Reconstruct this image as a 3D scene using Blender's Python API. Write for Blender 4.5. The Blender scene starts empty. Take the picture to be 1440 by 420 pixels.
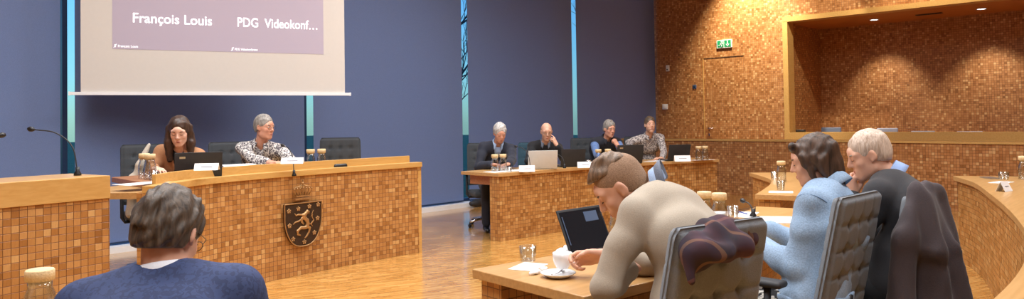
import bpy, math, random
import numpy as np
from mathutils import Vector, Matrix
random.seed(7)
C = bpy.context.scene.collection
PI = math.pi
# ------------------------------------------------------------------ survey: pixel of the 1440x420 photo -> point of the room
F_PX, CY, YAW, PITCH, ROLL, EYE = 1023.09, 149.1, 0.813, 0.0218, -0.0154, 1.4
_F = np.array([math.sin(YAW)*math.cos(PITCH), math.cos(YAW)*math.cos(PITCH), math.sin(PITCH)])
_R0 = np.array([math.cos(YAW), -math.sin(YAW), 0.0]); _U0 = np.cross(_R0, _F)
_R = math.cos(ROLL)*_R0 + math.sin(ROLL)*_U0
_U = -math.sin(ROLL)*_R0 + math.cos(ROLL)*_U0
CAM = np.array([0, 0, EYE])
def _ray(u, v): return _F + _R*(u-720)/F_PX - _U*(v-CY)/F_PX
def atz(u, v, z):
    d = _ray(u, v); return Vector(CAM + d*((z-EYE)/d[2]))
def atd(u, v, dep): return Vector(CAM + _ray(u, v)*dep)
def atx(u, v, x):
    d = _ray(u, v); return Vector(CAM + d*(x/d[0]))
def aty(u, v, y):
    d = _ray(u, v); return Vector(CAM + d*(y/d[1]))
# ------------------------------------------------------------------ materials
def newmat(name):
    m = bpy.data.materials.new(name); m.use_nodes = True
    nt = m.node_tree; b = nt.nodes['Principled BSDF']
    return m, nt, b
def N(nt, t, **kw):
    n = nt.nodes.new(t)
    for k, v in kw.items():
        if k.startswith('i_'): n.inputs[k[2:].replace('_', ' ')].default_value = v
        else: setattr(n, k, v)
    return n
def ramp(nt, stops, interp='LINEAR'):
    r = nt.nodes.new('ShaderNodeValToRGB'); cr = r.color_ramp; cr.interpolation = interp
    while len(cr.elements) < len(stops): cr.elements.new(.5)
    for e, (p, c) in zip(cr.elements, stops): e.position = p; e.color = (*c, 1)
    return r
def srgb(r, g, b):
    f = lambda c: (c/255/12.92) if c/255 <= .04045 else ((c/255+.055)/1.055)**2.4
    return (f(r), f(g), f(b))
def simple(name, col, rough=.5, metal=0, noise=.06, scale=30, bump=0.0, coat=0, spec=None):
    m, nt, b = newmat(name)
    tc = N(nt, 'ShaderNodeTexCoord'); ns = N(nt, 'ShaderNodeTexNoise'); ns.inputs['Scale'].default_value = scale; ns.inputs['Detail'].default_value = 4
    nt.links.new(tc.outputs['Object'], ns.inputs['Vector'])
    lo = tuple(c*(1-noise) for c in col); hi = tuple(min(1, c*(1+noise)) for c in col)
    r = ramp(nt, [(.3, lo), (.7, hi)]); nt.links.new(ns.outputs['Fac'], r.inputs['Fac'])
    nt.links.new(r.outputs['Color'], b.inputs['Base Color'])
    b.inputs['Roughness'].default_value = rough; b.inputs['Metallic'].default_value = metal
    if coat: b.inputs['Coat Weight'].default_value = coat
    if spec is not None: b.inputs['Specular IOR Level'].default_value = spec
    if bump:
        bp = N(nt, 'ShaderNodeBump'); bp.inputs['Strength'].default_value = bump; bp.inputs['Distance'].default_value = .01
        nt.links.new(ns.outputs['Fac'], bp.inputs['Height']); nt.links.new(bp.outputs['Normal'], b.inputs['Normal'])
    return m
def tile_mat(name, tones, grout, size=.0425, rough=.42, rowvar=True, relief=.6):
    m, nt, b = newmat(name); L = nt.links.new
    uv = N(nt, 'ShaderNodeUVMap'); uv.uv_map = 'UVMap'
    sc = N(nt, 'ShaderNodeVectorMath', operation='SCALE'); sc.inputs['Scale'].default_value = 1/size
    L(uv.outputs['UV'], sc.inputs[0])
    fl = N(nt, 'ShaderNodeVectorMath', operation='FLOOR'); L(sc.outputs[0], fl.inputs[0])
    fr = N(nt, 'ShaderNodeVectorMath', operation='FRACTION'); L(sc.outputs[0], fr.inputs[0])
    wn = N(nt, 'ShaderNodeTexWhiteNoise', noise_dimensions='2D'); L(fl.outputs[0], wn.inputs['Vector'])
    rp = ramp(nt, tones); L(wn.outputs['Value'], rp.inputs['Fac'])
    # fine grain of the end-grain blocks
    gn = N(nt, 'ShaderNodeTexNoise'); gn.inputs['Scale'].default_value = 9; gn.inputs['Detail'].default_value = 3
    ad = N(nt, 'ShaderNodeVectorMath', operation='ADD'); L(sc.outputs[0], ad.inputs[0]); L(wn.outputs['Color'], ad.inputs[1])
    mp = N(nt, 'ShaderNodeMapping'); mp.inputs['Scale'].default_value = (1, .12, 1); L(ad.outputs[0], mp.inputs['Vector']); L(mp.outputs[0], gn.inputs['Vector'])
    mx = N(nt, 'ShaderNodeMix', data_type='RGBA', blend_type='MULTIPLY'); mx.inputs[0].default_value = .35
    gr = ramp(nt, [(.3, (.62, .58, .52)), (.7, (1, 1, 1))]); L(gn.outputs['Fac'], gr.inputs['Fac'])
    L(rp.outputs['Color'], mx.inputs[6]); L(gr.outputs['Color'], mx.inputs[7])
    # joint mask
    sb = N(nt, 'ShaderNodeVectorMath', operation='SUBTRACT'); sb.inputs[1].default_value = (.5, .5, .5); L(fr.outputs[0], sb.inputs[0])
    ab = N(nt, 'ShaderNodeVectorMath', operation='ABSOLUTE'); L(sb.outputs[0], ab.inputs[0])
    sx = N(nt, 'ShaderNodeSeparateXYZ'); L(ab.outputs[0], sx.inputs[0])
    mm = N(nt, 'ShaderNodeMath', operation='MAXIMUM'); L(sx.outputs[0], mm.inputs[0]); L(sx.outputs[1], mm.inputs[1])
    jr = N(nt, 'ShaderNodeMapRange'); jr.inputs['From Min'].default_value = .445; jr.inputs['From Max'].default_value = .485; L(mm.outputs[0], jr.inputs['Value'])
    m2 = N(nt, 'ShaderNodeMix', data_type='RGBA'); L(jr.outputs[0], m2.inputs[0]); L(mx.outputs[2], m2.inputs[6]); m2.inputs[7].default_value = (*grout, 1)
    L(m2.outputs[2], b.inputs['Base Color'])
    # relief : blocks stand out by differing amounts, joints are deep
    ht = N(nt, 'ShaderNodeMath', operation='MULTIPLY_ADD'); L(jr.outputs[0], ht.inputs[0]); ht.inputs[1].default_value = -1.0; L(wn.outputs['Value'], ht.inputs[2])
    bp = N(nt, 'ShaderNodeBump'); bp.inputs['Strength'].default_value = relief; bp.inputs['Distance'].default_value = .003; L(ht.outputs[0], bp.inputs['Height'])
    L(bp.outputs['Normal'], b.inputs['Normal'])
    rr = N(nt, 'ShaderNodeMapRange'); L(wn.outputs['Value'], rr.inputs['Value']); rr.inputs['To Min'].default_value = rough-.08; rr.inputs['To Max'].default_value = rough+.14
    L(rr.outputs[0], b.inputs['Roughness'])
    return m
def wood_mat(name, lo, hi, rough=.35, axis='X', scale=6):
    m, nt, b = newmat(name); L = nt.links.new
    tc = N(nt, 'ShaderNodeTexCoord'); mp = N(nt, 'ShaderNodeMapping')
    s = {'X': (.6, 9, 9), 'Y': (9, .6, 9), 'Z': (9, 9, .6)}[axis]; mp.inputs['Scale'].default_value = s
    L(tc.outputs['Object'], mp.inputs['Vector'])
    ns = N(nt, 'ShaderNodeTexNoise'); ns.inputs['Scale'].default_value = scale; ns.inputs['Detail'].default_value = 6; ns.inputs['Distortion'].default_value = .4
    L(mp.outputs[0], ns.inputs['Vector'])
    r = ramp(nt, [(.3, lo), (.7, hi)]); L(ns.outputs['Fac'], r.inputs['Fac']); L(r.outputs['Color'], b.inputs['Base Color'])
    b.inputs['Roughness'].default_value = rough
    return m
M = {}
TT = [(0, srgb(152, 102, 52)), (.12, srgb(174, 121, 64)), (.5, srgb(188, 135, 75)), (.88, srgb(198, 147, 86)), (1, srgb(214, 170, 108))]
M['tile'] = tile_mat('desk_tiles', TT, srgb(104, 62, 28))
TW = [(0, srgb(152, 98, 50)), (.15, srgb(174, 116, 64)), (.6, srgb(190, 131, 76)), (.88, srgb(200, 144, 88)), (1, srgb(222, 176, 118))]
M['walltile'] = tile_mat('wall_tiles', TW, srgb(92, 52, 22), rough=.38)
M['fascia'] = wood_mat('light_beech', srgb(196, 152, 84), srgb(208, 166, 100), .38, 'X')
M['slab'] = wood_mat('beech_worktop', srgb(184, 142, 88), srgb(200, 158, 104), .3, 'X')
M['brownslab'] = wood_mat('brown_wood', srgb(158, 104, 68), srgb(178, 124, 86), .4, 'X')
M['white'] = simple('white_paint', srgb(236, 238, 240), .5, noise=.02)
M['alu'] = simple('aluminium', srgb(190, 194, 198), .3, .9, noise=.03)
M['darkalu'] = simple('dark_frame', srgb(40, 62, 92), .4, .3, noise=.05)
M['black'] = simple('black_plastic', srgb(24, 25, 28), .4, noise=.1)
M['softblack'] = simple('soft_black', srgb(40, 42, 46), .6, noise=.1)
M['chrome'] = simple('chrome', srgb(215, 215, 218), .12, 1, noise=.02)
M['paper'] = simple('paper', srgb(240, 240, 240), .7, noise=.02)
M['cork'] = simple('cork', srgb(228, 204, 158), .8, noise=.10, scale=160, bump=.3)
M['glasscl'] = None
def glass(name, col=(1, 1, 1), rough=0.0, ior=1.45):
    m, nt, b = newmat(name)
    b.inputs['Base Color'].default_value = (*col, 1); b.inputs['Roughness'].default_value = rough
    b.inputs['Transmission Weight'].default_value = 1; b.inputs['IOR'].default_value = ior
    return m
M['glasscl'] = glass('clear_glass', (.97, .98, .98))
M['water'] = glass('water', (.95, .98, 1.0), 0, 1.33)
def thin_glass(name):
    m = bpy.data.materials.new(name); m.use_nodes = True; nt = m.node_tree; nt.nodes.clear()
    o = N(nt, 'ShaderNodeOutputMaterial'); t = N(nt, 'ShaderNodeBsdfTransparent'); g = N(nt, 'ShaderNodeBsdfGlossy'); g.inputs['Roughness'].default_value = .02
    t.inputs['Color'].default_value = (.62, .86, .96, 1)
    mx = N(nt, 'ShaderNodeMixShader'); mx.inputs[0].default_value = .08
    nt.links.new(t.outputs[0], mx.inputs[1]); nt.links.new(g.outputs[0], mx.inputs[2]); nt.links.new(mx.outputs[0], o.inputs[0]); return m
M['pane'] = thin_glass('window_glass')
def vessel_glass(name):
    m = bpy.data.materials.new(name); m.use_nodes = True; nt = m.node_tree; nt.nodes.clear()
    o = N(nt, 'ShaderNodeOutputMaterial'); t = N(nt, 'ShaderNodeBsdfTransparent'); g = N(nt, 'ShaderNodeBsdfGlossy'); g.inputs['Roughness'].default_value = .03
    t.inputs['Color'].default_value = (.95, .97, .98, 1); f = N(nt, 'ShaderNodeLayerWeight'); f.inputs['Blend'].default_value = .35
    mx = N(nt, 'ShaderNodeMixShader'); nt.links.new(f.outputs['Facing'], mx.inputs[0])
    nt.links.new(t.outputs[0], mx.inputs[1]); nt.links.new(g.outputs[0], mx.inputs[2]); nt.links.new(mx.outputs[0], o.inputs[0]); return m
M['glasscl'] = vessel_glass('clear_glass_vessel')
def blind_mat(name, col, open_=.06, trans=.25):
    m = bpy.data.materials.new(name); m.use_nodes = True; nt = m.node_tree; nt.nodes.clear(); L = nt.links.new
    o = N(nt, 'ShaderNodeOutputMaterial')
    tc = N(nt, 'ShaderNodeTexCoord'); ns = N(nt, 'ShaderNodeTexNoise'); ns.inputs['Scale'].default_value = 220; L(tc.outputs['Object'], ns.inputs['Vector'])
    r = ramp(nt, [(.3, tuple(c*.9 for c in col)), (.7, tuple(c*1.1 for c in col))]); L(ns.outputs['Fac'], r.inputs['Fac'])
    d = N(nt, 'ShaderNodeBsdfDiffuse'); t = N(nt, 'ShaderNodeBsdfTranslucent'); p = N(nt, 'ShaderNodeBsdfTransparent')
    L(r.outputs['Color'], d.inputs['Color']); L(r.outputs['Color'], t.inputs['Color'])
    p.inputs['Color'].default_value = (.6, .78, 1, 1)
    a = N(nt, 'ShaderNodeMixShader'); a.inputs[0].default_value = trans; L(d.outputs[0], a.inputs[1]); L(t.outputs[0], a.inputs[2])
    b = N(nt, 'ShaderNodeMixShader'); b.inputs[0].default_value = open_; L(a.outputs[0], b.inputs[1]); L(p.outputs[0], b.inputs[2])
    L(b.outputs[0], o.inputs[0]); return m
M['blind'] = blind_mat('blue_screen_fabric', srgb(136, 155, 196), .05, .35)
def floor_mat():
    m, nt, b = newmat('parquet'); L = nt.links.new
    tc = N(nt, 'ShaderNodeTexCoord'); mp = N(nt, 'ShaderNodeMapping'); mp.inputs['Rotation'].default_value = (0, 0, .35)
    L(tc.outputs['Object'], mp.inputs['Vector'])
    br = N(nt, 'ShaderNodeTexBrick'); br.offset = .5
    br.inputs['Scale'].default_value = 1; br.inputs['Brick Width'].default_value = .16; br.inputs['Row Height'].default_value = .022
    br.inputs['Mortar Size'].default_value = .0006; br.inputs['Mortar Smooth'].default_value = .2; br.inputs['Bias'].default_value = 0
    br.inputs['Color1'].default_value = (0, 0, 0, 1); br.inputs['Color2'].default_value = (1, 1, 1, 1); br.inputs['Mortar'].default_value = (.3, .3, .3, 1)
    L(mp.outputs[0], br.inputs['Vector'])
    r = ramp(nt, [(0, srgb(186, 132, 66)), (.5, srgb(208, 156, 84)), (1, srgb(226, 178, 106))]); L(br.outputs['Color'], r.inputs['Fac'])
    ns = N(nt, 'ShaderNodeTexNoise'); ns.inputs['Scale'].default_value = 3.0; ns.inputs['Detail'].default_value = 8; ns.inputs['Roughness'].default_value = .75
    L(mp.outputs[0], ns.inputs['Vector'])
    g = ramp(nt, [(.35, (.66, .6, .52)), (.65, (1, 1, 1))]); L(ns.outputs['Fac'], g.inputs['Fac'])
    mx = N(nt, 'ShaderNodeMix', data_type='RGBA', blend_type='MULTIPLY'); mx.inputs[0].default_value = .7; L(r.outputs['Color'], mx.inputs[6]); L(g.outputs['Color'], mx.inputs[7])
    L(mx.outputs[2], b.inputs['Base Color']); b.inputs['Roughness'].default_value = .2; b.inputs['Coat Weight'].default_value = .6; b.inputs['Coat Roughness'].default_value = .12
    bp = N(nt, 'ShaderNodeBump'); bp.inputs['Strength'].default_value = .12; bp.inputs['Distance'].default_value = .002; L(ns.outputs['Fac'], bp.inputs['Height']); L(bp.outputs['Normal'], b.inputs['Normal'])
    return m
M['floor'] = floor_mat()
# ------------------------------------------------------------------ geometry collecting
class MB:
    def __init__(s): s.v = []; s.f = []; s.uv = []; s.sm = []
    def add(s, vs, fs, uvs=None, smooth=False):
        o = len(s.v); s.v += [tuple(map(float, p)) for p in vs]
        for i, f in enumerate(fs):
            s.f.append(tuple(k+o for k in f)); s.uv.append(uvs[i] if uvs else None); s.sm.append(smooth)
        return s
    def box(s, x0, x1, y0, y1, z0, z1, mat=None):
        c = [(x0,y0,z0),(x1,y0,z0),(x1,y1,z0),(x0,y1,z0),(x0,y0,z1),(x1,y0,z1),(x1,y1,z1),(x0,y1,z1)]
        if mat is not None: c = [tuple(mat @ Vector(p)) for p in c]
        f = [(0,3,2,1),(4,5,6,7),(0,1,5,4),(1,2,6,5),(2,3,7,6),(3,0,4,7)]
        def q(ax):
            r = [(x0,y0,z0),(x1,y0,z0),(x1,y1,z0),(x0,y1,z0),(x0,y0,z1),(x1,y0,z1),(x1,y1,z1),(x0,y1,z1)]
            return lambda k: {'z': (r[k][0], r[k][1]), 'y': (r[k][0], r[k][2]), 'x': (r[k][1], r[k][2])}[ax]
        ax = ['z', 'z', 'y', 'x', 'y', 'x']
        s.add(c, f, [[q(a)(k) for k in ff] for a, ff in zip(ax, f)]); return s
    def rbox(s, cx, cy, cz, w, d, h, r=.01, seg=3, mat=None):
        # box with rounded vertical and horizontal edges (superellipse style grid)
        n = seg
        def prof(hw, rr): 
            pts = []
            for k in range(n+1):
                a = PI/2*k/n; pts.append((hw-rr+rr*math.sin(a), rr-rr*math.cos(a)))
            return pts
        rings = []
        pr = prof(0, r)
        zs = [(-h/2 + b, r - (r-(-a if False else 0)) , a) for a, b in pr]
        for (a, b) in pr: rings.append((-h/2+b, a))          # a in [-r,0] : inset
        for (a, b) in reversed(pr): rings.append((h/2-b, a))
        vs = []; fs = []
        m = 4*(n+1)
        for (z, ins) in rings:
            hw, hd = w/2+ins, d/2+ins; rr = max(r+ins, 1e-4)
            for q, (sx, sy) in enumerate(((1,1),(-1,1),(-1,-1),(1,-1))):
                for k in range(n+1):
                    a = PI/2*q + PI/2*k/n
                    vs.append((cx+sx*(hw-rr)+rr*math.cos(a), cy+sy*(hd-rr)+rr*math.sin(a), cz+z))
        for i in range(len(rings)-1):
            for k in range(m): fs.append((i*m+k, i*m+(k+1)%m, (i+1)*m+(k+1)%m, (i+1)*m+k))
        fs.append(tuple(reversed(range(m)))); fs.append(tuple(range((len(rings)-1)*m, len(rings)*m)))
        if mat is not None: vs = [tuple(mat @ Vector(p)) for p in vs]
        s.add(vs, fs, None, True); return s
    def prism(s, poly, z0, z1, closed=True):
        n = len(poly); vs = [(x, y, z0) for x, y in poly] + [(x, y, z1) for x, y in poly]
        fs = []; uv = []; L = 0
        for i in range(n):
            j = (i+1) % n; d = math.dist(poly[i], poly[j])
            fs.append((i, j, n+j, n+i)); uv.append([(L, z0), (L+d, z0), (L+d, z1), (L, z1)]); L += d
        fs.append(tuple(range(n, 2*n))); uv.append([p for p in poly])
        fs.append(tuple(reversed(range(n)))); uv.append([p for p in reversed(poly)])
        s.add(vs, fs, uv); return s
    def strip(s, front, back, z0, z1):   # ribbon of quads between two polylines (curved slabs, curved walls)
        n = len(front); vs = []
        for z in (z0, z1):
            vs += [(x, y, z) for x, y in front]; vs += [(x, y, z) for x, y in back]
        fs = []; uv = []; L = 0
        for i in range(n-1):
            d = math.dist(front[i], front[i+1])
            a, b, c, e = i, i+1, n+i+1, n+i
            fs.append((a, e, c, b)); uv.append([front[i], back[i], back[i+1], front[i+1]])
            fs.append((2*n+a, 2*n+b, 2*n+c, 2*n+e)); uv.append([front[i], front[i+1], back[i+1], back[i]])
            fs.append((a, b, 2*n+b, 2*n+a)); uv.append([(L, z0), (L+d, z0), (L+d, z1), (L, z1)])
            fs.append((c, e, 2*n+e, 2*n+c)); uv.append([(L+d, z0), (L, z0), (L, z1), (L+d, z1)])
            L += d
        w0 = math.dist(front[0], back[0]); w1 = math.dist(front[-1], back[-1])
        fs.append((n, 0, 2*n, 3*n)); uv.append([(-w0, z0), (0, z0), (0, z1), (-w0, z1)])
        fs.append((n-1, 2*n-1, 4*n-1, 3*n-1)); uv.append([(L, z0), (L+w1, z0), (L+w1, z1), (L, z1)])
        s.add(vs, fs, uv); return s
    def tube(s, pts, r, seg=10, caps=True):
        pts = [Vector(p) for p in pts]; n = len(pts)
        rs = r if isinstance(r, (list, tuple)) else [r]*n
        vs = []; fs = []; up = None
        for i, p in enumerate(pts):
            t = (pts[min(i+1, n-1)] - pts[max(i-1, 0)]).normalized()
            if up is None:
                up = Vector((0, 0, 1)) if abs(t.z) < .9 else Vector((1, 0, 0))
            a = t.cross(up).normalized(); b2 = a.cross(t).normalized(); up = b2
            for k in range(seg):
                an = 2*PI*k/seg; vs.append(p + (a*math.cos(an) + b2*math.sin(an))*rs[i])
        for i in range(n-1):
            for k in range(seg): fs.append((i*seg+k, i*seg+(k+1)%seg, (i+1)*seg+(k+1)%seg, (i+1)*seg+k))
        if caps: fs.append(tuple(reversed(range(seg)))); fs.append(tuple(range((n-1)*seg, n*seg)))
        s.add(vs, fs, None, True); return s
    def lathe(s, prof, seg=24, center=(0, 0, 0), mat=None, caps=True):
        vs = []; fs = []; n = len(prof)
        for (r, z) in prof:
            for k in range(seg):
                a = 2*PI*k/seg; vs.append((center[0]+r*math.cos(a), center[1]+r*math.sin(a), center[2]+z))
        for i in range(n-1):
            for k in range(seg): fs.append((i*seg+k, i*seg+(k+1)%seg, (i+1)*seg+(k+1)%seg, (i+1)*seg+k))
        if caps:
            if prof[0][0] > 1e-5: fs.append(tuple(reversed(range(seg))))
            if prof[-1][0] > 1e-5: fs.append(tuple(range((n-1)*seg, n*seg)))
        if mat is not None: vs = [tuple(mat @ Vector(p)) for p in vs]
        s.add(vs, fs, None, True); return s
    def sphere(s, c, r, seg=12, rings=8, sc=(1, 1, 1), mat=None):
        vs = [(0, 0, -1)]; fs = []
        for i in range(1, rings):
            a = PI*i/rings
            for k in range(seg): b = 2*PI*k/seg; vs.append((math.sin(a)*math.cos(b), math.sin(a)*math.sin(b), -math.cos(a)))
        vs.append((0, 0, 1)); e = len(vs)-1
        for k in range(seg):
            fs.append((0, 1+(k+1)%seg, 1+k)); fs.append((e, e-seg+k, e-seg+(k+1)%seg))
        for i in range(rings-2):
            for k in range(seg): fs.append((1+i*seg+k, 1+i*seg+(k+1)%seg, 1+(i+1)*seg+(k+1)%seg, 1+(i+1)*seg+k))
        vs = [Vector((x*r*sc[0], y*r*sc[1], z*r*sc[2])) for x, y, z in vs]
        if mat is not None: vs = [mat @ v for v in vs]
        s.add([v + Vector(c) for v in vs], fs, None, True); return s
    def xf(s, mat):
        s.v = [tuple(mat @ Vector(p)) for p in s.v]; return s
    def build(s, name, mat, parent=None, world=False, bevel=0, loc=None, rot=None):
        off = Vector((0, 0, 0))
        if world and parent is not None: off = parent['_loc_v'] if False else Vector(parent.location)
        me = bpy.data.meshes.new(name)
        me.from_pydata([(a-off.x, b-off.y, c-off.z) for a, b, c in s.v] if off.length else s.v, [], s.f)
        if any(u is not None for u in s.uv):
            lay = me.uv_layers.new(name='UVMap'); k = 0; d = lay.data
            for f, u in zip(s.f, s.uv):
                for q in range(len(f)):
                    if u is not None: d[k].uv = u[q][:2]
                    k += 1
        me.polygons.foreach_set('use_smooth', s.sm)
        me.validate(); me.update()
        o = bpy.data.objects.new(name, me); C.objects.link(o)
        if mat is not None: me.materials.append(mat)
        if parent is not None: o.parent = parent
        if loc is not None: o.location = loc
        if rot is not None: o.rotation_euler = rot
        if bevel:
            b = o.modifiers.new('bevel', 'BEVEL'); b.width = bevel; b.segments = 2; b.limit_method = 'ANGLE'; b.angle_limit = .7
        return o
def tag(o, label=None, cat=None, group=None, kind=None):
    if label: o['label'] = label
    if cat: o['category'] = cat
    if group: o['group'] = group
    if kind: o['kind'] = kind
    return o
def empty(name, loc=(0, 0, 0), rz=0, **kw):
    o = bpy.data.objects.new(name, None); C.objects.link(o); o.location = loc; o.rotation_euler = (0, 0, rz)
    o.empty_display_size = .1
    return tag(o, **kw)
def struct(name, mb, mat, parent=None, bevel=0):
    o = mb.build(name, mat, parent, bevel=bevel)
    if parent is None: o['kind'] = 'structure'
    return o
def copy_tree(o, parent=None):
    c = o.copy(); C.objects.link(c)
    if parent is not None: c.parent = parent
    for ch in [x for x in o.children]: copy_tree(ch, c)
    return c
def catmull(pts, per=8):
    P = [Vector(p).to_3d() if len(p) == 2 else Vector(p) for p in pts]
    P = [2*P[0]-P[1]] + P + [2*P[-1]-P[-2]]; out = []
    for i in range(1, len(P)-2):
        for k in range(per):
            t = k/per; a, b, c, d = P[i-1:i+3]
            out.append(.5*((2*b) + (c-a)*t + (2*a-5*b+4*c-d)*t*t + (3*b-a-3*c+d)*t**3))
    out.append(P[-2]); return out
def c2(pts, per=8): return [(p.x, p.y) for p in catmull(pts, per)]
def offset(line, d):   # shift a polyline to its left by d
    out = []; n = len(line)
    for i, p in enumerate(line):
        a = line[max(i-1, 0)]; b = line[min(i+1, n-1)]
        t = Vector((b[0]-a[0], b[1]-a[1])).normalized(); out.append((p[0]-t.y*d, p[1]+t.x*d))
    return out
# ================================================================== ROOM
XW, YW = 14.29, 9.12           # tiled wall plane, window wall plane
CEIL = 5.2
struct('floor', MB().box(-5, 17, -6, 9.6, -.1, 0), M['floor'])
M['ceilpaint'] = simple('ceiling_paint', srgb(225, 215, 200), .8, noise=.02)
struct('ceiling', MB().box(-5, 17, -6, 9.6, CEIL, CEIL+.1), M['ceilpaint'])
struct('wall_left', MB().box(-5.1, -5, -6, 9.6, 0, CEIL), M['walltile'])
struct('wall_front', MB().box(-5.1, 17, -6.1, -6, 0, CEIL), M['walltile'])
# tiled wall with door hole and the gallery recess opening
REC_Y1, REC_Z0, REC_Z1, REC_X = 6.02, 1.02, 3.31, 16.15
DY0, DY1, DZ1 = 6.87, 7.81, 2.71
w = MB()
w.box(XW, XW+.2, DY1, 9.6, 0, CEIL); w.box(XW, XW+.2, REC_Y1, DY0, 0, CEIL); w.box(XW, XW+.2, DY0, DY1, DZ1, CEIL)
w.box(XW, XW+.2, -6, REC_Y1, REC_Z1, CEIL); w.box(XW, XW+.2, -6, REC_Y1, 0, REC_Z0)
struct('wall_right', w, M['walltile'])
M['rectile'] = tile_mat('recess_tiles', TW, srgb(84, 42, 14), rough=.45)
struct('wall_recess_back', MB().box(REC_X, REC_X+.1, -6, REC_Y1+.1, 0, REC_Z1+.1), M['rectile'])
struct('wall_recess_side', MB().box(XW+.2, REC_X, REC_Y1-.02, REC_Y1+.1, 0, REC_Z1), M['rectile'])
struct('ceiling_recess', MB().box(XW+.2, REC_X, -6, REC_Y1, REC_Z1, REC_Z1+.05), wood_mat('recess_ceiling_wood', srgb(176, 106, 44), srgb(196, 124, 56), .5, 'Y'))
struct('floor_recess', MB().box(XW+.2, REC_X, -6, REC_Y1-.02, .3, .38), M['brownslab'])
# wooden frame round the recess
fr = MB().box(XW-.05, XW+.24, REC_Y1-.1, REC_Y1, REC_Z0, REC_Z1).box(XW-.05, XW+.24, -6, REC_Y1, REC_Z1-.005, REC_Z1+.09)
struct('trim_1', fr, M['fascia'])
struct('trim_2', MB().box(XW-.06, XW+.26, -6, REC_Y1, .82, 1.11), M['fascia'])
# door leaf, standing slightly open at the top-left edge
dr = MB().box(XW+.012, XW+.055, DY0+.008, DY1-.012, .16, DZ1-.012)
d = struct('door_1', dr, M['walltile'])
struct('door_edge', MB().box(XW-.004, XW+.05, DY1-.012, DY1, .16, DZ1), M['fascia'], d)
hd = MB().tube([(XW+.01, 7.69, 1.2), (XW-.05, 7.69, 1.2), (XW-.055, 7.66, 1.2), (XW-.055, 7.56, 1.2)], .011, 8).lathe([(.025, 0), (.025, .01)], 12, mat=Matrix.Translation((XW+.012, 7.69, 1.2)) @ Matrix.Rotation(-PI/2, 4, 'Y'))
hd.box(XW-.002, XW+.012, 7.675, 7.705, 1.03, 1.09)
struct('door_handle', hd, M['chrome'], d)
# curved gallery parapet
py = [9.0 - .35*i for i in range(43)]
par = [(12.55 - .02*max(0, 7-y)**2 - .02*max(0, y-8)**2, y) for y in py]
back = [(x+.16, y) for x, y in par]
p = struct('wall_parapet', MB().strip(par, back, 0, .985), M['walltile'])
cap = [(x-.025, y) for x, y in par]; capb = [(x+.2, y) for x, y in par]
struct('trim_3', MB().strip(cap, capb, .985, 1.02), M['fascia'])
struct('floor_gallery', MB().strip([(x+.2, y) for x, y in par], [(XW, y) for x, y in par], 0.0, .16), M['brownslab'])
# window wall: mullions, panes, sill, sky-side
XS = [XW - (4-i)*2.963 for i in range(5)]    # 0: 2.44 ... 4: corner
XS = [XS[0]-2.963*2, XS[0]-2.963] + XS
for i in range(len(XS)-1):
    x0, x1 = XS[i], XS[i+1]
    fr = MB()
    fr.box(x0-.025, x0+.025, YW-.02, YW+.08, .07, CEIL)
    fr.box(x1-.36, x1-.30, YW-.01, YW+.07, .07, CEIL).box(x0+.025, x1-.03, YW-.01, YW+.07, .07, .12).box(x0+.025, x1-.03, YW-.01, YW+.07, CEIL-.06, CEIL)
    o = struct('window_%d' % (i+1), fr, M['darkalu'])
    struct('pane', MB().box(x0+.025, x1-.025, YW+.03, YW+.036, .12, CEIL-.06), M['pane'], o)
struct('trim_4', MB().box(-4.5, XW, 8.86, YW+.08, 0, .07), M['white'])
struct('wall_window_end', MB().box(-5, XS[0]-.025, YW-.02, YW+.08, 0, CEIL), M['white'])
bl = ['left of the lectern microphone, the far left panel', 'behind the projection screen', 'behind the empty black chair, right of the projection screen',
      'behind the two men nearest its left side', 'in the corner beside the tiled wall']
for i in range(len(XS)-1):
    x0, x1 = XS[i]+.07, XS[i+1]-.07
    if i == len(XS)-2: x1 = XW-.03
    e = empty('roller_blind', ((x0+x1)/2, 9.0, .09), label='blue fabric roller blind ' + bl[max(0, i-1)], cat='blind', group='blue roller blinds on the window wall')
    m = MB(); n = 24
    m.box(x0, x1, 8.999, 9.001, .10, CEIL-.02)
    m.build('fabric', M['blind'], e, world=True)
    MB().box(x0, x1, 8.99, 9.01, .085, .105).build('bottom_bar', M['darkalu'], e, world=True)
# ------------------------------------------------------------------ fittings on the tiled wall
e = empty('exit_sign', (XW-.02, 7.29, 2.99), label='green and white emergency exit sign on the tiled wall above the door', cat='sign')
SY0, SY1 = 7.42, 7.15
pm = MB().box(XW-.035, XW, 7.115, 7.455, 2.90, 3.07); pm.build('panel', simple('sign_white', srgb(235, 240, 235), .4, noise=.01), e, world=True)
gm, gnt, gb = newmat('exit_green'); gb.inputs['Base Color'].default_value = (*srgb(22, 140, 84), 1); gb.inputs['Emission Color'].default_value = (*srgb(22, 140, 84), 1); gb.inputs['Emission Strength'].default_value = .25
MB().box(XW-.039, XW-.034, 7.13, 7.28, 2.915, 3.055).box(XW-.039, XW-.034, 7.295, 7.44, 2.915, 3.055).build('green_field', gm, e, world=True)
ar = MB().box(XW-.043, XW-.038, 7.195, 7.215, 2.95, 3.045)
ar.add([(XW-.043, 7.205, 2.925), (XW-.043, 7.25, 2.975), (XW-.043, 7.16, 2.975), (XW-.038, 7.205, 2.925), (XW-.038, 7.25, 2.975), (XW-.038, 7.16, 2.975)], [(0, 1, 2), (3, 5, 4), (0, 3, 4, 1), (1, 4, 5, 2), (2, 5, 3, 0)])
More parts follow.
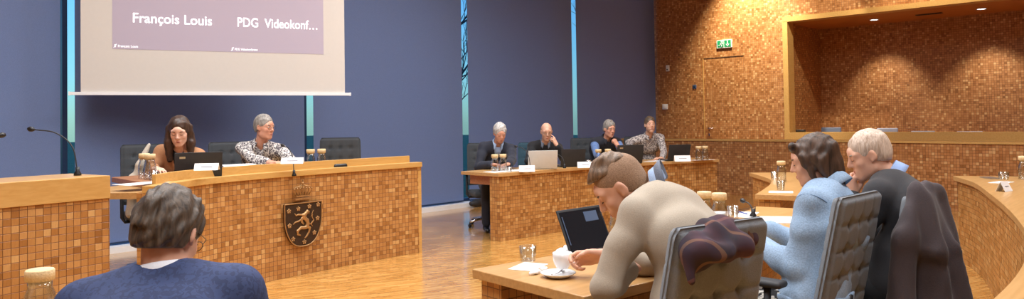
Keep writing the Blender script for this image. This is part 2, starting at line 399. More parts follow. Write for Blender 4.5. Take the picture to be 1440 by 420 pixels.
# running figure beside a doorway
def bar(a, b, r=.008): ar.tube([(XW-.041, a[0], a[1]), (XW-.041, b[0], b[1])], r, 6)
ar.sphere((XW-.041, 7.345, 3.03), .013, 8, 6)
bar((7.35, 3.01), (7.365, 2.975), .012); bar((7.365, 2.975), (7.34, 2.955)); bar((7.34, 2.955), (7.345, 2.925)); bar((7.365, 2.975), (7.39, 2.95)); bar((7.39, 2.95), (7.415, 2.95))
bar((7.35, 3.005), (7.32, 2.985), .006); bar((7.35, 3.005), (7.385, 3.0), .006); bar((7.31, 2.92), (7.31, 3.05), .004); bar((7.31, 3.05), (7.33, 3.05), .004)
ar.build('pictogram', M['white'], e, world=True)
p = atx(940, 96, XW); e = empty('motion_detector', (XW-.03, p.y, p.z-.06), label='small white wall detector high on the tiled wall near the blinds', cat='detector')
MB().rbox(0, 0, .06, .05, .08, .14, .015).build('housing', M['white'], e); MB().sphere((-.028, 0, .03), .016).build('lens', M['softblack'], e)
p = atx(936, 150, XW); e = empty('wall_switch', (XW-.02, p.y, p.z-.05), label='pale square switch box low on the tiled wall beside the corner blind', cat='switch')
MB().rbox(0, 0, .05, .04, .13, .12, .01).build('box', M['white'], e); MB().rbox(-.02, 0, .05, .012, .07, .07, .005).build('rocker', M['paper'], e)
p = atx(977, 122, XW); e = empty('wall_plate', (XW-.008, p.y, p.z-.04), label='small dark blue-grey plate on the tiled wall left of the door', cat='plate')
MB().rbox(0, 0, .04, .016, .09, .09, .006).build('plate', simple('slate_blue', srgb(70, 84, 110), .5), e); MB().rbox(-.009, 0, .04, .006, .04, .05, .003).build('button', M['darkalu'], e)
# recess downlights and vent
emit, ent, eb = newmat('lamp_lens'); eb.inputs['Emission Color'].default_value = (.9, .93, 1, 1); eb.inputs['Emission Strength'].default_value = 6; eb.inputs['Base Color'].default_value = (1, 1, 1, 1)
for k, (yy, lb) in enumerate(((4.63, 'recessed round downlight in the recess ceiling, the left one'), (2.82, 'recessed round downlight in the recess ceiling, the right one'))):
    e = empty('downlight', (15.32, yy, REC_Z1-.012), label=lb, cat='ceiling light', group='downlights in the gallery recess')
    MB().lathe([(.07, .012), (.085, .01), (.085, 0), (.068, 0), (.066, .008)], 24, caps=False).build('ring', M['white'], e)
    MB().lathe([(.066, .004), (.001, .002)], 24).build('lens', emit, e)
e = empty('ceiling_vent', (15.3, 3.66, REC_Z1-.01), label='dark slotted air vent in the recess ceiling between the downlights', cat='vent')
MB().box(-.06, .06, -.22, .22, 0, .009).build('frame', M['softblack'], e)
sl = MB()
for k in range(4): sl.box(-.045+.026*k, -.035+.026*k, -.2, .2, -.004, 0)
sl.build('slat', M['black'], e)
# grey seats in the recess whose tops peep over its sill
M['seatgrey'] = simple('blue_grey_fabric', srgb(96, 104, 124), .8, noise=.1, scale=200)
M['seatpale'] = simple('pale_grey_shell', srgb(150, 152, 170), .6, noise=.05)
rs = [(1155, 1183, 179, 'seatgrey', 'dark blue-grey backrest top peeping over the gallery sill'), (1233, 1263, 180, 'seatpale', 'pale grey backrest top peeping over the gallery sill behind the grey-haired man'),
      (1281, 1315, 184, 'seatpale', 'low pale backrest top just showing over the gallery sill, the second pale one'), (1345, 1383, 184.5, 'seatpale', 'low pale backrest top just showing over the gallery sill, the third pale one'),
      (1410, 1442, 185.5, 'seatpale', 'low pale backrest top at the far right end of the gallery sill')]
for (u0, u1, v, mt, lb) in rs:
    a = atx(u0, v, 14.95); b = atx(u1, v, 14.95); yc = (a.y+b.y)/2; wd = abs(a.y-b.y); top = a.z
    e = empty('gallery_chair', (14.95, yc, .38), label=lb, cat='chair', group='chairs in the gallery recess')
    MB().rbox(0, 0, top-.38-.19, .05, wd, .38, .02).build('backrest', M[mt], e)
    MB().rbox(.24, 0, .42, .42, wd*.95, .05, .02).build('seat', M[mt], e)
    for sx in (.06, .4):
        for sy in (-1, 1): MB().tube([(sx, sy*wd*.4, 0), (sx, sy*wd*.4, .42)], .012, 8).build('leg', M['chrome'], e)
p = atx(1127, 186, 14.45); e = tag(MB().rbox(14.42, p.y, 1.11+.025, .1, .17, .05, .012).build('speaker_box', M['black']), 'small black box lying on the left end of the gallery sill', 'box')
# ================================================================== PROJECTION SCREEN
SA = atz(98, 131.5, 1.77); SB = atz(492, 132.5, 1.77)
sdir = Vector((SB.x-SA.x, SB.y-SA.y, 0)).normalized()
snor = Vector((sdir.y, -sdir.x, 0))              # towards the room
SM = Matrix((( sdir.x, 0, -sdir.y if False else snor.x, SA.x), (sdir.y, 0, snor.y, SA.y), (0, 1, 0, 1.77), (0, 0, 0, 1)))   # local x along, y up, z to the room
def onscreen(u, v):
    d = _ray(u, v); n = np.array(snor); t = ((np.array(SA)-CAM) @ n)/(d @ n); p = Vector(CAM + d*t)
    return (p-SA).dot(sdir), p.z-1.77
SL = (SB-SA).length
scr = empty('projection_screen', (SA+SB)/2, label='wide white projection screen hanging in front of the blue blinds, its bottom bar level', cat='screen')
x0, x1 = onscreen(113.5, 120)[0], onscreen(485, 120)[0]
def swm(mb, name, mat, parent=scr): return mb.xf(SM).build(name, mat, parent, world=True)
swm(MB().box(x0, x1, .015, 2.6, -.002, .002), 'cloth', simple('screen_cloth', srgb(208, 203, 196), .9, noise=.01))
swm(MB().box(0, SL, -.015, .018, -.018, .018).box(-.01, 0, -.02, .022, -.02, .02).box(SL, SL+.01, -.02, .022, -.02, .02), 'bottom_bar', M['white'])
swm(MB().box(x0-.05, x1+.05, 2.6, 2.75, -.09, .09), 'casing', M['white'])
for xx in (x0+.2, x1-.2): swm(MB().tube([(xx, 2.75, 0), (xx, CEIL-1.77, 0)], .01, 6), 'hanger', M['alu'])
ia, ib = onscreen(158, 68), onscreen(455, 77)
pm_, pnt, pb = newmat('projected_light')
pb.inputs['Base Color'].default_value = (*srgb(176, 166, 180), 1); pb.inputs['Roughness'].default_value = .9
pb.inputs['Emission Color'].default_value = (*srgb(176, 160, 186), 1); pb.inputs['Emission Strength'].default_value = .10
M['projimg'] = pm_
img = swm(MB().box(ia[0], ib[0], (ia[1]+ib[1])/2, 2.2, .003, .004), 'projected_image', pm_)
tm, tnt, tb = newmat('projected_text'); tb.inputs['Base Color'].default_value = (1, 1, 1, 1); tb.inputs['Emission Color'].default_value = (1, 1, 1, 1); tb.inputs['Emission Strength'].default_value = .75
def text_mesh(body, height, width, mat, name, parent, place, bold=0.0):
    cu = bpy.data.curves.new(name, 'FONT'); cu.body = body; cu.size = 1; cu.offset = bold; cu.extrude = .004
    o = bpy.data.objects.new(name, cu); C.objects.link(o)
    dg = bpy.context.evaluated_depsgraph_get(); me = bpy.data.meshes.new_from_object(o.evaluated_get(dg))
    bpy.data.objects.remove(o)
    xs = [v.co.x for v in me.vertices]; ys = [v.co.y for v in me.vertices]
    sx = width/(max(xs)-min(xs)); sy = height/.7
    for v in me.vertices: v.co = place @ Vector(((v.co.x-min(xs))*sx, v.co.y*sy, v.co.z*.3))
    me.materials.clear(); me.materials.append(mat)
    ob = bpy.data.objects.new(name, me); C.objects.link(ob); ob.parent = parent
    return ob
def stext(body, u0, u1, vb, h, bold=.02):
    a = onscreen(u0, vb); b = onscreen(u1, vb)
    o = text_mesh(body, h, b[0]-a[0], tm, 'projected_text', img, SM @ Matrix.Translation((a[0], a[1], .0052)), bold)
    off = Vector(scr.location)
    for v in o.data.vertices: v.co -= off
zt = .845
def row(u0, u1, zz, h, body, bold=.0):
    a = onscreen(u0, 40)[0]; b = onscreen(u1, 40)[0]
    o = text_mesh(body, h, b-a, tm, 'projected_text', img, SM @ Matrix.Translation((a, zz, .0052)), bold)
    off = Vector(scr.location)
    for v in o.data.vertices: v.co -= off
zA = onscreen(187, 31)[1]; zB = onscreen(446, 42)[1]; zt = (zA+zB)/2
row(187, 298, zt, .105, 'Fran\u00e7ois Louis', .008)
row(334, 446, zt, .105, 'PDG  Videokonf\u2026', .008)
zs = (onscreen(166, 66)[1]+onscreen(330, 71)[1])/2
row(166, 194, zs, .026, 'Fran\u00e7ois Louis'); row(330, 362, zs, .026, 'PDG Videokonferenz')
for u in (161, 326):
    a = onscreen(u, 66)[0]
    o = MB().box(a, a+.012, zs, zs+.03, .004, .006).tube([(a-.01, zs-.008, .005), (a+.022, zs+.035, .005)], .002, 5); o.xf(SM).build('projected_icon', tm, img, world=False)
    ob = C.objects[-1] if False else bpy.data.objects[-1]
for o in img.children:
    if o.name.startswith('projected_icon'):
        for v in o.data.vertices: v.co -= Vector(scr.location)
# ================================================================== LECTERN
LA, LB = atz(0, 254, 1.1), atz(155, 247, 1.1)
LA, LB = Vector((1.0, 4.93, 0)), Vector((1.605, 5.04, 0))
ld = (LB-LA).normalized(); ln = Vector((ld.y, -ld.x, 0))*1
L0 = LB - ld*2.3
LM = Matrix(((ld.x, -ln.x, 0, L0.x), (ld.y, -ln.y, 0, L0.y), (0, 0, 1, 0), (0, 0, 0, 1)))   # x along front, y backwards, z up
lec = empty('lectern', (L0+LB)/2, label='tile-fronted lectern with a plain light wooden fascia at the far left', cat='lectern')
def lwm(mb, name, mat, bevel=0, parent=lec): return mb.xf(LM).build(name, mat, parent, world=True, bevel=bevel)
lwm(MB().box(0, 2.3, .012, .06, 0, .955), 'tiled_front', M['tile'])
lwm(MB().box(0, 2.3, .0, .055, .957, 1.10), 'fascia', M['fascia'], .003)
lwm(MB().box(0, 2.3, .055, .50, 1.075, 1.10), 'worktop', M['slab'], .003)
lwm(MB().box(2.28, 2.305, .06, .48, 0, 1.074), 'side_panel', M['fascia'])
lwm(MB().box(0, .025, .06, .48, 0, 1.074), 'side_panel', M['fascia'])
# ================================================================== DESKS
def desk(name, label, front, zt, thick, depth, over=.03, leg=.16, panel_from=0, panel_to=0, cat='desk'):
    # front: polyline of the slab's front edge ; the seats are to its right hand side when sign<0
    e = empty(name, (front[0][0], front[0][1], 0), label=label, cat=cat)
    bk = offset(front, depth)
    MB().strip(front, bk, zt-thick, zt).build('worktop', M['slab'], e, world=True, bevel=.004)
    s = 1 if depth > 0 else -1
    pf = offset(front, s*over); pb = offset(front, s*(over+leg)); n = len(pf)
    pf = pf[panel_from:n-panel_to]; pb = pb[panel_from:n-panel_to]
    t0 = (Vector(pf[1])-Vector(pf[0])).normalized()*over; t1 = (Vector(pf[-1])-Vector(pf[-2])).normalized()*over
    pf[0] = tuple(Vector(pf[0])+t0); pb[0] = tuple(Vector(pb[0])+t0); pf[-1] = tuple(Vector(pf[-1])-t1); pb[-1] = tuple(Vector(pb[-1])-t1)
    MB().strip(pf, pb, 0, zt-thick-.001).build('tiled_front', M['tile'], e, world=True)
    return e
# main (presidium) desk
mf = c2([(2.05, 5.50), (2.5, 5.87), (3.05, 6.07), (3.7, 6.15), (4.4, 6.19), (5.1, 6.19)], 6)
md = empty('presidium_desk', (3.6, 6.3, 0), label='large curved tile-fronted presidium desk with a raised wooden rail, bearing the bronze coat of arms', cat='desk')
MB().strip(offset(mf, .02), offset(mf, .14), 0, .925).build('tiled_front', M['tile'], md, world=True)
MB().strip(mf, offset(mf, .10), .926, .978).build('fascia', M['fascia'], md, world=True, bevel=.003)
mr = c2([(2.12, 5.68), (2.45, 5.96), (3.0, 6.16), (3.7, 6.24), (4.4, 6.275), (5.0, 6.28)], 6)
MB().strip(mr, offset(mr, .03), .93, 1.05).build('rail', M['fascia'], md, world=True, bevel=.003)
MB().strip(offset(mf, .14), offset(mf, .70), .885, .93).build('worktop', M['slab'], md, world=True)
end = MB().box(5.06, 5.1, 6.21, 6.85, 0, .885); end.build('side_panel', M['fascia'], md, world=True)
# left wing of the presidium desk
lw = [atz(156, 257, .93), atz(217, 268.5, .93)]
wing = empty('side_desk', (2.3, 6.3, 0), label='brown wooden desk wing at the left end of the presidium desk', cat='desk')
a, b = Vector((2.20, 6.88)), Vector((2.13, 5.80))
MB().prism([(a.x, a.y), (b.x, b.y), (2.62, 6.1), (2.75, 6.6), (2.5, 6.95)], .932, .975).build('worktop', M['brownslab'], wing, world=True, bevel=.003)
MB().prism([(2.27, 6.62), (2.22, 5.85), (2.5, 6.05), (2.6, 6.5)], .84, .884).build('apron', M['brownslab'], wing, world=True)
# second desk, right of centre
f2 = c2([(6.08, 5.98), (6.95, 5.93), (7.75, 5.84), (8.6, 5.70), (9.35, 5.47), (9.95, 5.20)], 6)
sd = desk('curved_desk', 'curved tile-fronted desk with four seated men behind it, in front of the dark blue blinds', f2, .80, .04, .70, over=.03, leg=.17)
MB().box(0, .03, .22, .60, -.11, 0).xf(Matrix.Translation((f2[0][0]+.10, f2[0][1], .758)) @ Matrix.Rotation(.0, 4, 'Z')).build('apron', M['brownslab'], sd, world=True)
# near desk with the laptop and the coffee cup
fA = c2([(2.23, 2.37), (2.9, 2.29), (3.7, 2.26), (4.5, 2.30), (5.15, 2.40)], 6)
nd = desk('member_desk', 'near tile-legged desk bearing the open black laptop, coffee cup and saucer', fA, .75, .04, -.70, over=.03, leg=.14)
# desk behind with a single carafe
fB = c2([(5.96, 2.79), (6.5, 2.95), (7.01, 3.12), (7.5, 3.34), (7.9, 3.63), (8.3, 3.95)], 6)
bd = desk('member_desk', 'curved empty desk with one corked carafe, beyond the woman in the denim jacket', fB, .75, .045, -.75, over=.03, leg=.17)
# desk at the right edge, outer ring
fC = c2([(8.11, 1.77), (7.41, 1.46), (6.41, 1.16), (5.74, .97), (5.0, .78), (4.2, .61), (3.4, .52), (2.77, .50), (2.3, .52)], 6)
cd = desk('member_desk', 'long curved tile-fronted desk sweeping in along the right edge of the photo', fC, .81, .045, .75, over=.03, leg=.12)

p0, p1 = atd(-170, 420, 2.62), atd(430, 420, 2.62)
fD = c2([(p0.x, p0.y), ((p0.x+p1.x)/2-.03, (p0.y+p1.y)/2-.03), (p1.x, p1.y)], 6)
dd = desk('member_desk', 'member desk just below the frame in front of the man in the navy suit', fD, .75, .04, -.55, over=.03, leg=.12)
# ================================================================== FIGURES : signed-distance bodies, polygonised by surface nets
BIG = 9.0
class Field:
    def __init__(s, lo, hi, h):
        s.lo = np.array(lo, float); s.h = h
        s.n = np.maximum(4, np.ceil((np.array(hi)-s.lo)/h).astype(int)+1)
        s.d = np.full(s.n, BIG, np.float32)
        s.ax = [s.lo[i]+h*np.arange(s.n[i]) for i in range(3)]
    def block(s, lo, hi):
        i0 = np.clip(np.floor((np.array(lo)-s.lo)/s.h).astype(int), 0, s.n); i1 = np.clip(np.ceil((np.array(hi)-s.lo)/s.h).astype(int)+1, 0, s.n)
        if (i1 <= i0).any(): return None, None
        sl = tuple(slice(a, b) for a, b in zip(i0, i1))
        g = np.meshgrid(*[s.ax[k][sl[k]] for k in range(3)], indexing='ij', sparse=True)
        return sl, g
    def merge(s, sl, dd, k, op):
        a = s.d[sl]; dd = dd.astype(np.float32)
        if op == 'add':
            if k > 0: hh = np.maximum(k-np.abs(a-dd), 0)/k; r = np.minimum(a, dd)-hh*hh*k*.25
            else: r = np.minimum(a, dd)
        elif op == 'sub':
            b = -dd
            if k > 0: hh = np.maximum(k-np.abs(a-b), 0)/k; r = np.maximum(a, b)+hh*hh*k*.25
            else: r = np.maximum(a, b)
        s.d[sl] = r
    def cap(s, a, b, ra, rb=None, k=.02, op='add', flat=None):
        # tapered capsule; flat=(axis vector, factor) squashes the section along an axis
        rb = ra if rb is None else rb
        a = np.array(a, float); b = np.array(b, float); m = max(ra, rb)*1.05+k+2*s.h
        sl, g = s.block(np.minimum(a, b)-m, np.maximum(a, b)+m)
        if sl is None: return s
        X, Y, Z = g[0]-a[0], g[1]-a[1], g[2]-a[2]; ba = b-a; L = max(ba @ ba, 1e-9)
        t = np.clip((X*ba[0]+Y*ba[1]+Z*ba[2])/L, 0, 1)
        PX, PY, PZ = X-t*ba[0], Y-t*ba[1], Z-t*ba[2]
        q = PX*PX+PY*PY+PZ*PZ
        sc = 1
        if flat is not None:
            ax = np.array(flat[0], float); ax /= np.linalg.norm(ax); f = flat[1]
            c = PX*ax[0]+PY*ax[1]+PZ*ax[2]; q = q + c*c*(1/(f*f)-1)
            sc = .5*(1+f)
        dd = (np.sqrt(np.maximum(q, 0)) - (ra+(rb-ra)*t))*sc
        s.merge(sl, dd, k, op); return s
    def ell(s, c, r, R=None, k=.02, op='add'):
        c = np.array(c, float); r = np.array(r, float); m = r.max()*1.05+k+2*s.h
        sl, g = s.block(c-m, c+m)
        if sl is None: return s
        X, Y, Z = g[0]-c[0], g[1]-c[1], g[2]-c[2]
        if R is not None:
            R = np.array(R); X, Y, Z = (X*R[0, 0]+Y*R[1, 0]+Z*R[2, 0], X*R[0, 1]+Y*R[1, 1]+Z*R[2, 1], X*R[0, 2]+Y*R[1, 2]+Z*R[2, 2])
        k0 = np.sqrt((X/r[0])**2+(Y/r[1])**2+(Z/r[2])**2); k1 = np.sqrt((X/r[0]**2)**2+(Y/r[1]**2)**2+(Z/r[2]**2)**2)
        s.merge(sl, k0*(k0-1)/np.maximum(k1, 1e-6), k, op); return s
    def plane(s, p, n, k=.004):   # removes everything on the side the normal points to
        n = np.array(n, float); n /= np.linalg.norm(n); p = np.array(p, float)
        g = np.meshgrid(*s.ax, indexing='ij', sparse=True)
        dd = -((g[0]-p[0])*n[0]+(g[1]-p[1])*n[1]+(g[2]-p[2])*n[2])
        s.merge((slice(None),)*3, dd+0*s.d, k, 'sub'); return s
    def ripple(s, amp, freq, seed=0, stretch=(1, 1, 1)):
        rg = np.random.RandomState(seed); g = np.meshgrid(*s.ax, indexing='ij', sparse=True); acc = 0
        for q in range(5):
            v = rg.normal(size=3)*np.array(stretch); v = v/np.linalg.norm(v)*freq*(1+.8*q/3); ph = rg.rand()*6.28
            w2 = rg.normal(size=3); w2 = w2/np.linalg.norm(w2)*freq*.5
            acc = acc + np.sin(g[0]*v[0]+g[1]*v[1]+g[2]*v[2]+ph+1.3*np.sin(g[0]*w2[0]+g[1]*w2[1]+g[2]*w2[2]+q))
        s.d = np.where(s.d < BIG-1, s.d+np.float32(amp)*acc.astype(np.float32)/2.5, s.d).astype(np.float32); return s
    def mesh(s):
        d = s.d; neg = d < 0
        # cells with a sign change
        c = [neg[i:neg.shape[0]-1+i, j:neg.shape[1]-1+j, k:neg.shape[2]-1+k] for i in (0, 1) for j in (0, 1) for k in (0, 1)]
        cnt = sum(x.astype(np.int8) for x in c); act = (cnt > 0) & (cnt < 8)
        idx = np.argwhere(act); 
        if len(idx) == 0: return [], []
        vid = np.full(act.shape, -1, np.int64); vid[tuple(idx.T)] = np.arange(len(idx))
        acc = np.zeros((len(idx), 3)); n = np.zeros(len(idx))
        dc = np.minimum(d, .08)
        for ax in range(3):
            o = [a for a in range(3) if a != ax]
            for i in (0, 1):
                for j in (0, 1):
                    p = idx.copy(); p[:, o[0]] += i; p[:, o[1]] += j; q = p.copy(); q[:, ax] += 1
                    a = dc[tuple(p.T)]; b = dc[tuple(q.T)]; m = (a < 0) != (b < 0)
                    t = np.where(m, a/np.where(m, a-b, 1), 0)
                    pt = p.astype(float); pt[:, ax] += t
                    acc[m] += pt[m]; n[m] += 1
        v = acc/n[:, None]*s.h+s.lo
        faces = []
        for ax in range(3):
            o = [(1, 2), (2, 0), (0, 1)][ax]
            sl = [slice(None)]*3; sl2 = [slice(None)]*3; sl[ax] = slice(0, -1); sl2[ax] = slice(1, None)
            a = neg[tuple(sl)]; b = neg[tuple(sl2)]; e = np.argwhere(a != b)
            ok = (e[:, o[0]] > 0) & (e[:, o[1]] > 0) & (e[:, o[0]] < d.shape[o[0]]-1) & (e[:, o[1]] < d.shape[o[1]]-1); e = e[ok]
            def cell(di, dj):
                p = e.copy(); p[:, o[0]] += di; p[:, o[1]] += dj; return vid[tuple(p.T)]
            q = np.stack([cell(-1, -1), cell(0, -1), cell(0, 0), cell(-1, 0)], 1)
            flip = ~a[tuple(e.T)]; q[flip] = q[flip][:, ::-1]
            faces.append(q)
        return v, np.concatenate(faces)
    def build(s, name, mat, parent, xf=None, smooth=2):
        v, f = s.mesh()
        if len(v) == 0: return None
        v = np.asarray(v)
        # light Laplacian smoothing
        for _ in range(smooth):
            a = np.zeros_like(v); n = np.zeros(len(v))
            for i, j in ((0, 1), (1, 2), (2, 3), (3, 0)):
                np.add.at(a, f[:, i], v[f[:, j]]); np.add.at(n, f[:, i], 1); np.add.at(a, f[:, j], v[f[:, i]]); np.add.at(n, f[:, j], 1)
            v = v*.5+.5*a/np.maximum(n, 1)[:, None]
        if xf is not None:
            m = np.array(xf); v = v @ m[:3, :3].T + m[:3, 3]
        me = bpy.data.meshes.new(name); me.vertices.add(len(v)); me.vertices.foreach_set('co', v.astype(np.float32).ravel())
        me.loops.add(len(f)*4); me.loops.foreach_set('vertex_index', f.astype(np.int32).ravel())
        me.polygons.add(len(f)); me.polygons.foreach_set('loop_start', np.arange(0, len(f)*4, 4, dtype=np.int32))
        me.polygons.foreach_set('use_smooth', np.ones(len(f), bool)); me.update(calc_edges=True); me.validate()
        me.materials.append(mat)
        o = bpy.data.objects.new(name, me); C.objects.link(o); o.parent = parent; return o
def V(*a): return np.array(a, float)
def unit(v): v = np.array(v, float); return v/np.linalg.norm(v)
def frame(fwd, up=(0, 0, 1)):       # columns: right, forward, up
    f = unit(fwd); r = unit(np.cross(f, up)); u = np.cross(r, f); return np.stack([r, f, u], 1)
def ik(a, c, l1, l2, pole):
    a, c = np.array(a), np.array(c); d = c-a; L = np.linalg.norm(d)
    if L > .985*(l1+l2): c = a+d/L*.985*(l1+l2); d = c-a; L = np.linalg.norm(d)
    u = d/L; p = np.array(pole, float); p = p-(p @ u)*u; p = unit(p)
    x = (l1*l1-l2*l2+L*L)/(2*L); y = math.sqrt(max(l1*l1-x*x, 0)); return a+u*x+p*y, c
# ---------------------------------------------------------------- head (local: x right, y forward, z up, origin mid head)
def head_prims(F, T, R, s=1.0, chin=1.0, neck=None, nose=1.0, fat=0.0, detail=True, ears=True):
    P = lambda x, y, z: T + R @ (V(x, y, z)*s)
    E = lambda c, r, k=.015, op='add', rot=None: F.ell(P(*c), V(*r)*s, R if rot is None else R @ rot, k*s, op)
    K = lambda a, b, ra, rb=None, k=.012, op='add', flat=None: F.cap(P(*a), P(*b), ra*s, (rb if rb is not None else ra)*s, k*s, op, flat)
    E((0, -.018, .035), (.073, .092, .083))
    E((0, .022, -.02), (.062+fat*.5, .066, .083), .03)
    E((0, .03, -.068), (.05+fat, .05, .044), .03)
    K((-.04-fat, .005, -.07), (-.014, .068, -.098), .017+fat*.6, .014, .025); K((.04+fat, .005, -.07), (.014, .068, -.098), .017+fat*.6, .014, .025)
    E((0, .066, -.1), (.02, .018, .016*chin), .02)
    if not detail:
        pass
    E((-.036, .058, -.024), (.022, .022, .02), .02); E((.036, .058, -.024), (.022, .022, .02), .02)     # cheeks
    K((-.042, .07, .024), (.042, .07, .024), .011, .011, .02); E((0, .074, .04), (.03, .016, .022), .02)   # brow
    E((-.031, .094, .006), (.016, .017, .011), None, .008, 'sub') if False else None
    E((-.031, .096, .005), (.017, .016, .0115), .01, 'sub'); E((.031, .096, .005), (.017, .016, .0115), .01, 'sub')
    E((-.031, .0745, .0045), (.0145, .0135, .0125), .004); E((.031, .0745, .0045), (.0145, .0135, .0125), .004)    # lids
    K((0, .084, .016), (0, .106*nose+.0, -.024), .0085, .0115, .012); E((-.011, .094, -.03), (.008, .009, .0075), .007); E((.011, .094, -.03), (.008, .009, .0075), .007)
    E((0, .079, -.062), (.024, .013, .02), .014)                      # muzzle
    E((0, .0915, -.0575), (.022, .0065, .0052), .004); E((0, .0895, -.067), (.019, .007, .0062), .004)
    E((0, .1, -.0622), (.022, .006, .0014), .003, 'sub')
    if ears:
        for sx in (-1, 1):
            rot = np.array(Matrix.Rotation(.32*sx, 3, 'Z') @ Matrix.Rotation(-.2, 3, 'X'))
            F.ell(P(sx*.077, -.006, -.002), V(.0085, .0185, .031)*s, R @ rot, .006*s)
            F.ell(P(sx*.0855, .001, .002), V(.006, .0105, .019)*s, R @ rot, .004*s, 'sub')
            F.ell(P(sx*.0745, .004, -.026), V(.007, .009, .01)*s, R @ rot, .006*s)
def hand_prims(F, W, R, side, curl=.4, spread=.12, thumb=.4, s=1.0, pinch=False, fing=None):
    # R columns: x (towards the little-finger side * side), y along the fingers, z back of the hand
    P = lambda x, y, z: W + R @ (V(x*side, y, z)*s)
    F.cap(P(0, -.03, 0), P(0, .02, 0), .026*s, .025*s, .02, flat=(R[:, 2], .72))
    for i, (bx, ln) in enumerate(((-.030, .068), (-.010, .076), (.011, .070), (.030, .056))):
        F.cap(P(bx*.55, .012, 0), P(bx*.98, .082, .001), .0145*s, .0118*s, .012*s, flat=(R[:, 2], .9))
    F.ell(P(-.02, .03, -.006), V(.018, .03, .014)*s, R, .012*s); F.ell(P(.022, .035, -.005), V(.014, .032, .012)*s, R, .012*s)
    for i, (bx, ln) in enumerate(((-.030, .068), (-.010, .076), (.011, .070), (.030, .056))):
        cu = curl if fing is None else fing[i]
        a = (i-1.4)*spread; p = V(bx, .084+(.004 if i == 1 else 0)-(.008 if i == 3 else 0), .001); ang = 0
        rr = [.0092, .0086, .0078, .0068]
        for q, (fr, mx) in enumerate(((.46, 75), (.30, 95), (.24, 60))):
            ang += math.radians(mx)*cu
            dv = V(math.sin(a)*math.cos(ang), math.cos(a)*math.cos(ang), -math.sin(ang)); e = p+dv*ln*fr*1.12
            F.cap(P(*p), P(*e), rr[q]*s*(.88 if i == 3 else 1), rr[q+1]*s*(.88 if i == 3 else 1), .0035*s); p = e
    b = V(-.024, .014, -.008); t1 = b+V(-.024, .03, -.012-.012*thumb); t2 = t1+V(-.010+.022*thumb, .026, -.008-.012*thumb); t3 = t2+V(.004+.016*thumb, .018, -.003)
    F.cap(P(*b), P(*t1), .0155*s, .0125*s, .012*s); F.cap(P(*t1), P(*t2), .0115*s, .010*s, .005*s); F.cap(P(*t2), P(*t3), .010*s, .0082*s, .004*s)
# ---------------------------------------------------------------- skeleton
class Fig: pass
def skeleton(pelvis, facing, head, look, tilt=(0, 0, 1), wristL=None, wristR=None, poleL=(-.6, -.3, -.8), poleR=(.6, -.3, -.8), broad=1.0, hunch=.06, stand=False,
             handL=None, handR=None, curlL=.35, curlR=.35, shrugL=0, shrugR=0, twist=0.0, fat=0.0, hs=1.0, chestrot=None, kneeup=0, elbowL=None, elbowR=None, neck=(.075, .027, .055), drop=.0):
    # everything is expressed in the figure's own frame (origin under the pelvis, +y where it faces)
    g = Fig(); fx, fy = unit((facing[0], facing[1]))
    RZ = math.atan2(-fx, fy); base = V(pelvis[0], pelvis[1], 0); g.base = base; g.rz = RZ
    c, s = math.cos(-RZ), math.sin(-RZ)
    def loc(p): p = np.array(p, float)-base; return V(c*p[0]-s*p[1], s*p[0]+c*p[1], p[2])
    def locd(p): p = np.array(p, float); return V(c*p[0]-s*p[1], s*p[0]+c*p[1], p[2])
    g.loc, g.locd = loc, locd
    g.P = V(0, 0, pelvis[2]); g.HC = loc(head); g.HR = frame(locd(look), locd(tilt) if tilt != (0, 0, 1) else (0, 0, 1)); g.hs = hs
    up = g.HR[:, 2]; fwd = g.HR[:, 1]
    sp = unit(g.HC-g.P)
    g.N = g.HC - hs*(neck[0]*up + neck[1]*fwd + neck[2]*sp)           # base of the neck
    g.sp = unit(g.N-g.P); back = -np.cross(V(1, 0, 0), g.sp); back = unit(np.cross(g.sp, V(1, 0, 0)))  # points forward
    g.fw = unit(np.cross(V(0, 0, 1), V(1, 0, 0))) if False else unit(V(0, 1, 0)-g.sp[1]*g.sp)
    side = V(1, 0, 0); tw = twist
    side = V(math.cos(tw), math.sin(tw), 0); side = unit(side-(side @ g.sp)*g.sp); g.side = side
    g.fw = unit(np.cross(g.sp, side)) ; 
    if g.fw[1] < 0: g.fw = -g.fw
    L = np.linalg.norm(g.N-g.P); g.L = L
    g.chest = g.P+g.sp*L*.62 - g.fw*hunch; g.belly = g.P+g.sp*L*.27 - g.fw*hunch*.5
    g.shL = g.N - g.sp*.105 - side*.165*broad + V(0, 0, shrugL-drop); g.shR = g.N - g.sp*.105 + side*.165*broad + V(0, 0, shrugR-drop)
    g.broad = broad; g.fat = fat
    wl = loc(wristL) if wristL is not None else V(-.2, .35, g.P[2]+.2); wr = loc(wristR) if wristR is not None else V(.2, .35, g.P[2]+.2)
    g.elL, g.wrL = ik(g.shL, wl, .29, .255, poleL); g.elR, g.wrR = ik(g.shR, wr, .29, .255, poleR)
    if elbowL is not None: g.elL = g.shL+unit(loc(elbowL)-g.shL)*min(.31, np.linalg.norm(loc(elbowL)-g.shL)); g.wrL = g.elL+unit(wl-g.elL)*min(.26, np.linalg.norm(wl-g.elL))
    if elbowR is not None: g.elR = g.shR+unit(loc(elbowR)-g.shR)*min(.31, np.linalg.norm(loc(elbowR)-g.shR)); g.wrR = g.elR+unit(wr-g.elR)*min(.26, np.linalg.norm(wr-g.elR))
    def hf(h, el, w):
        if h is None: d = unit(w-el); return frame(d, (0, 0, 1))
        return frame(locd(h[0]), locd(h[1]))
    g.hL = hf(handL, g.elL, g.wrL); g.hR = hf(handR, g.elR, g.wrR); g.curlL, g.curlR = curlL, curlR
    g.hipL = g.P+V(-.088, .0, -.03); g.hipR = g.P+V(.088, .0, -.03)
    g.knL = V(-.13, .43, g.P[2]-.02+kneeup); g.knR = V(.13, .43, g.P[2]-.02+kneeup)
    g.anL = V(-.13, .40, .09); g.anR = V(.13, .40, .09)
    return g
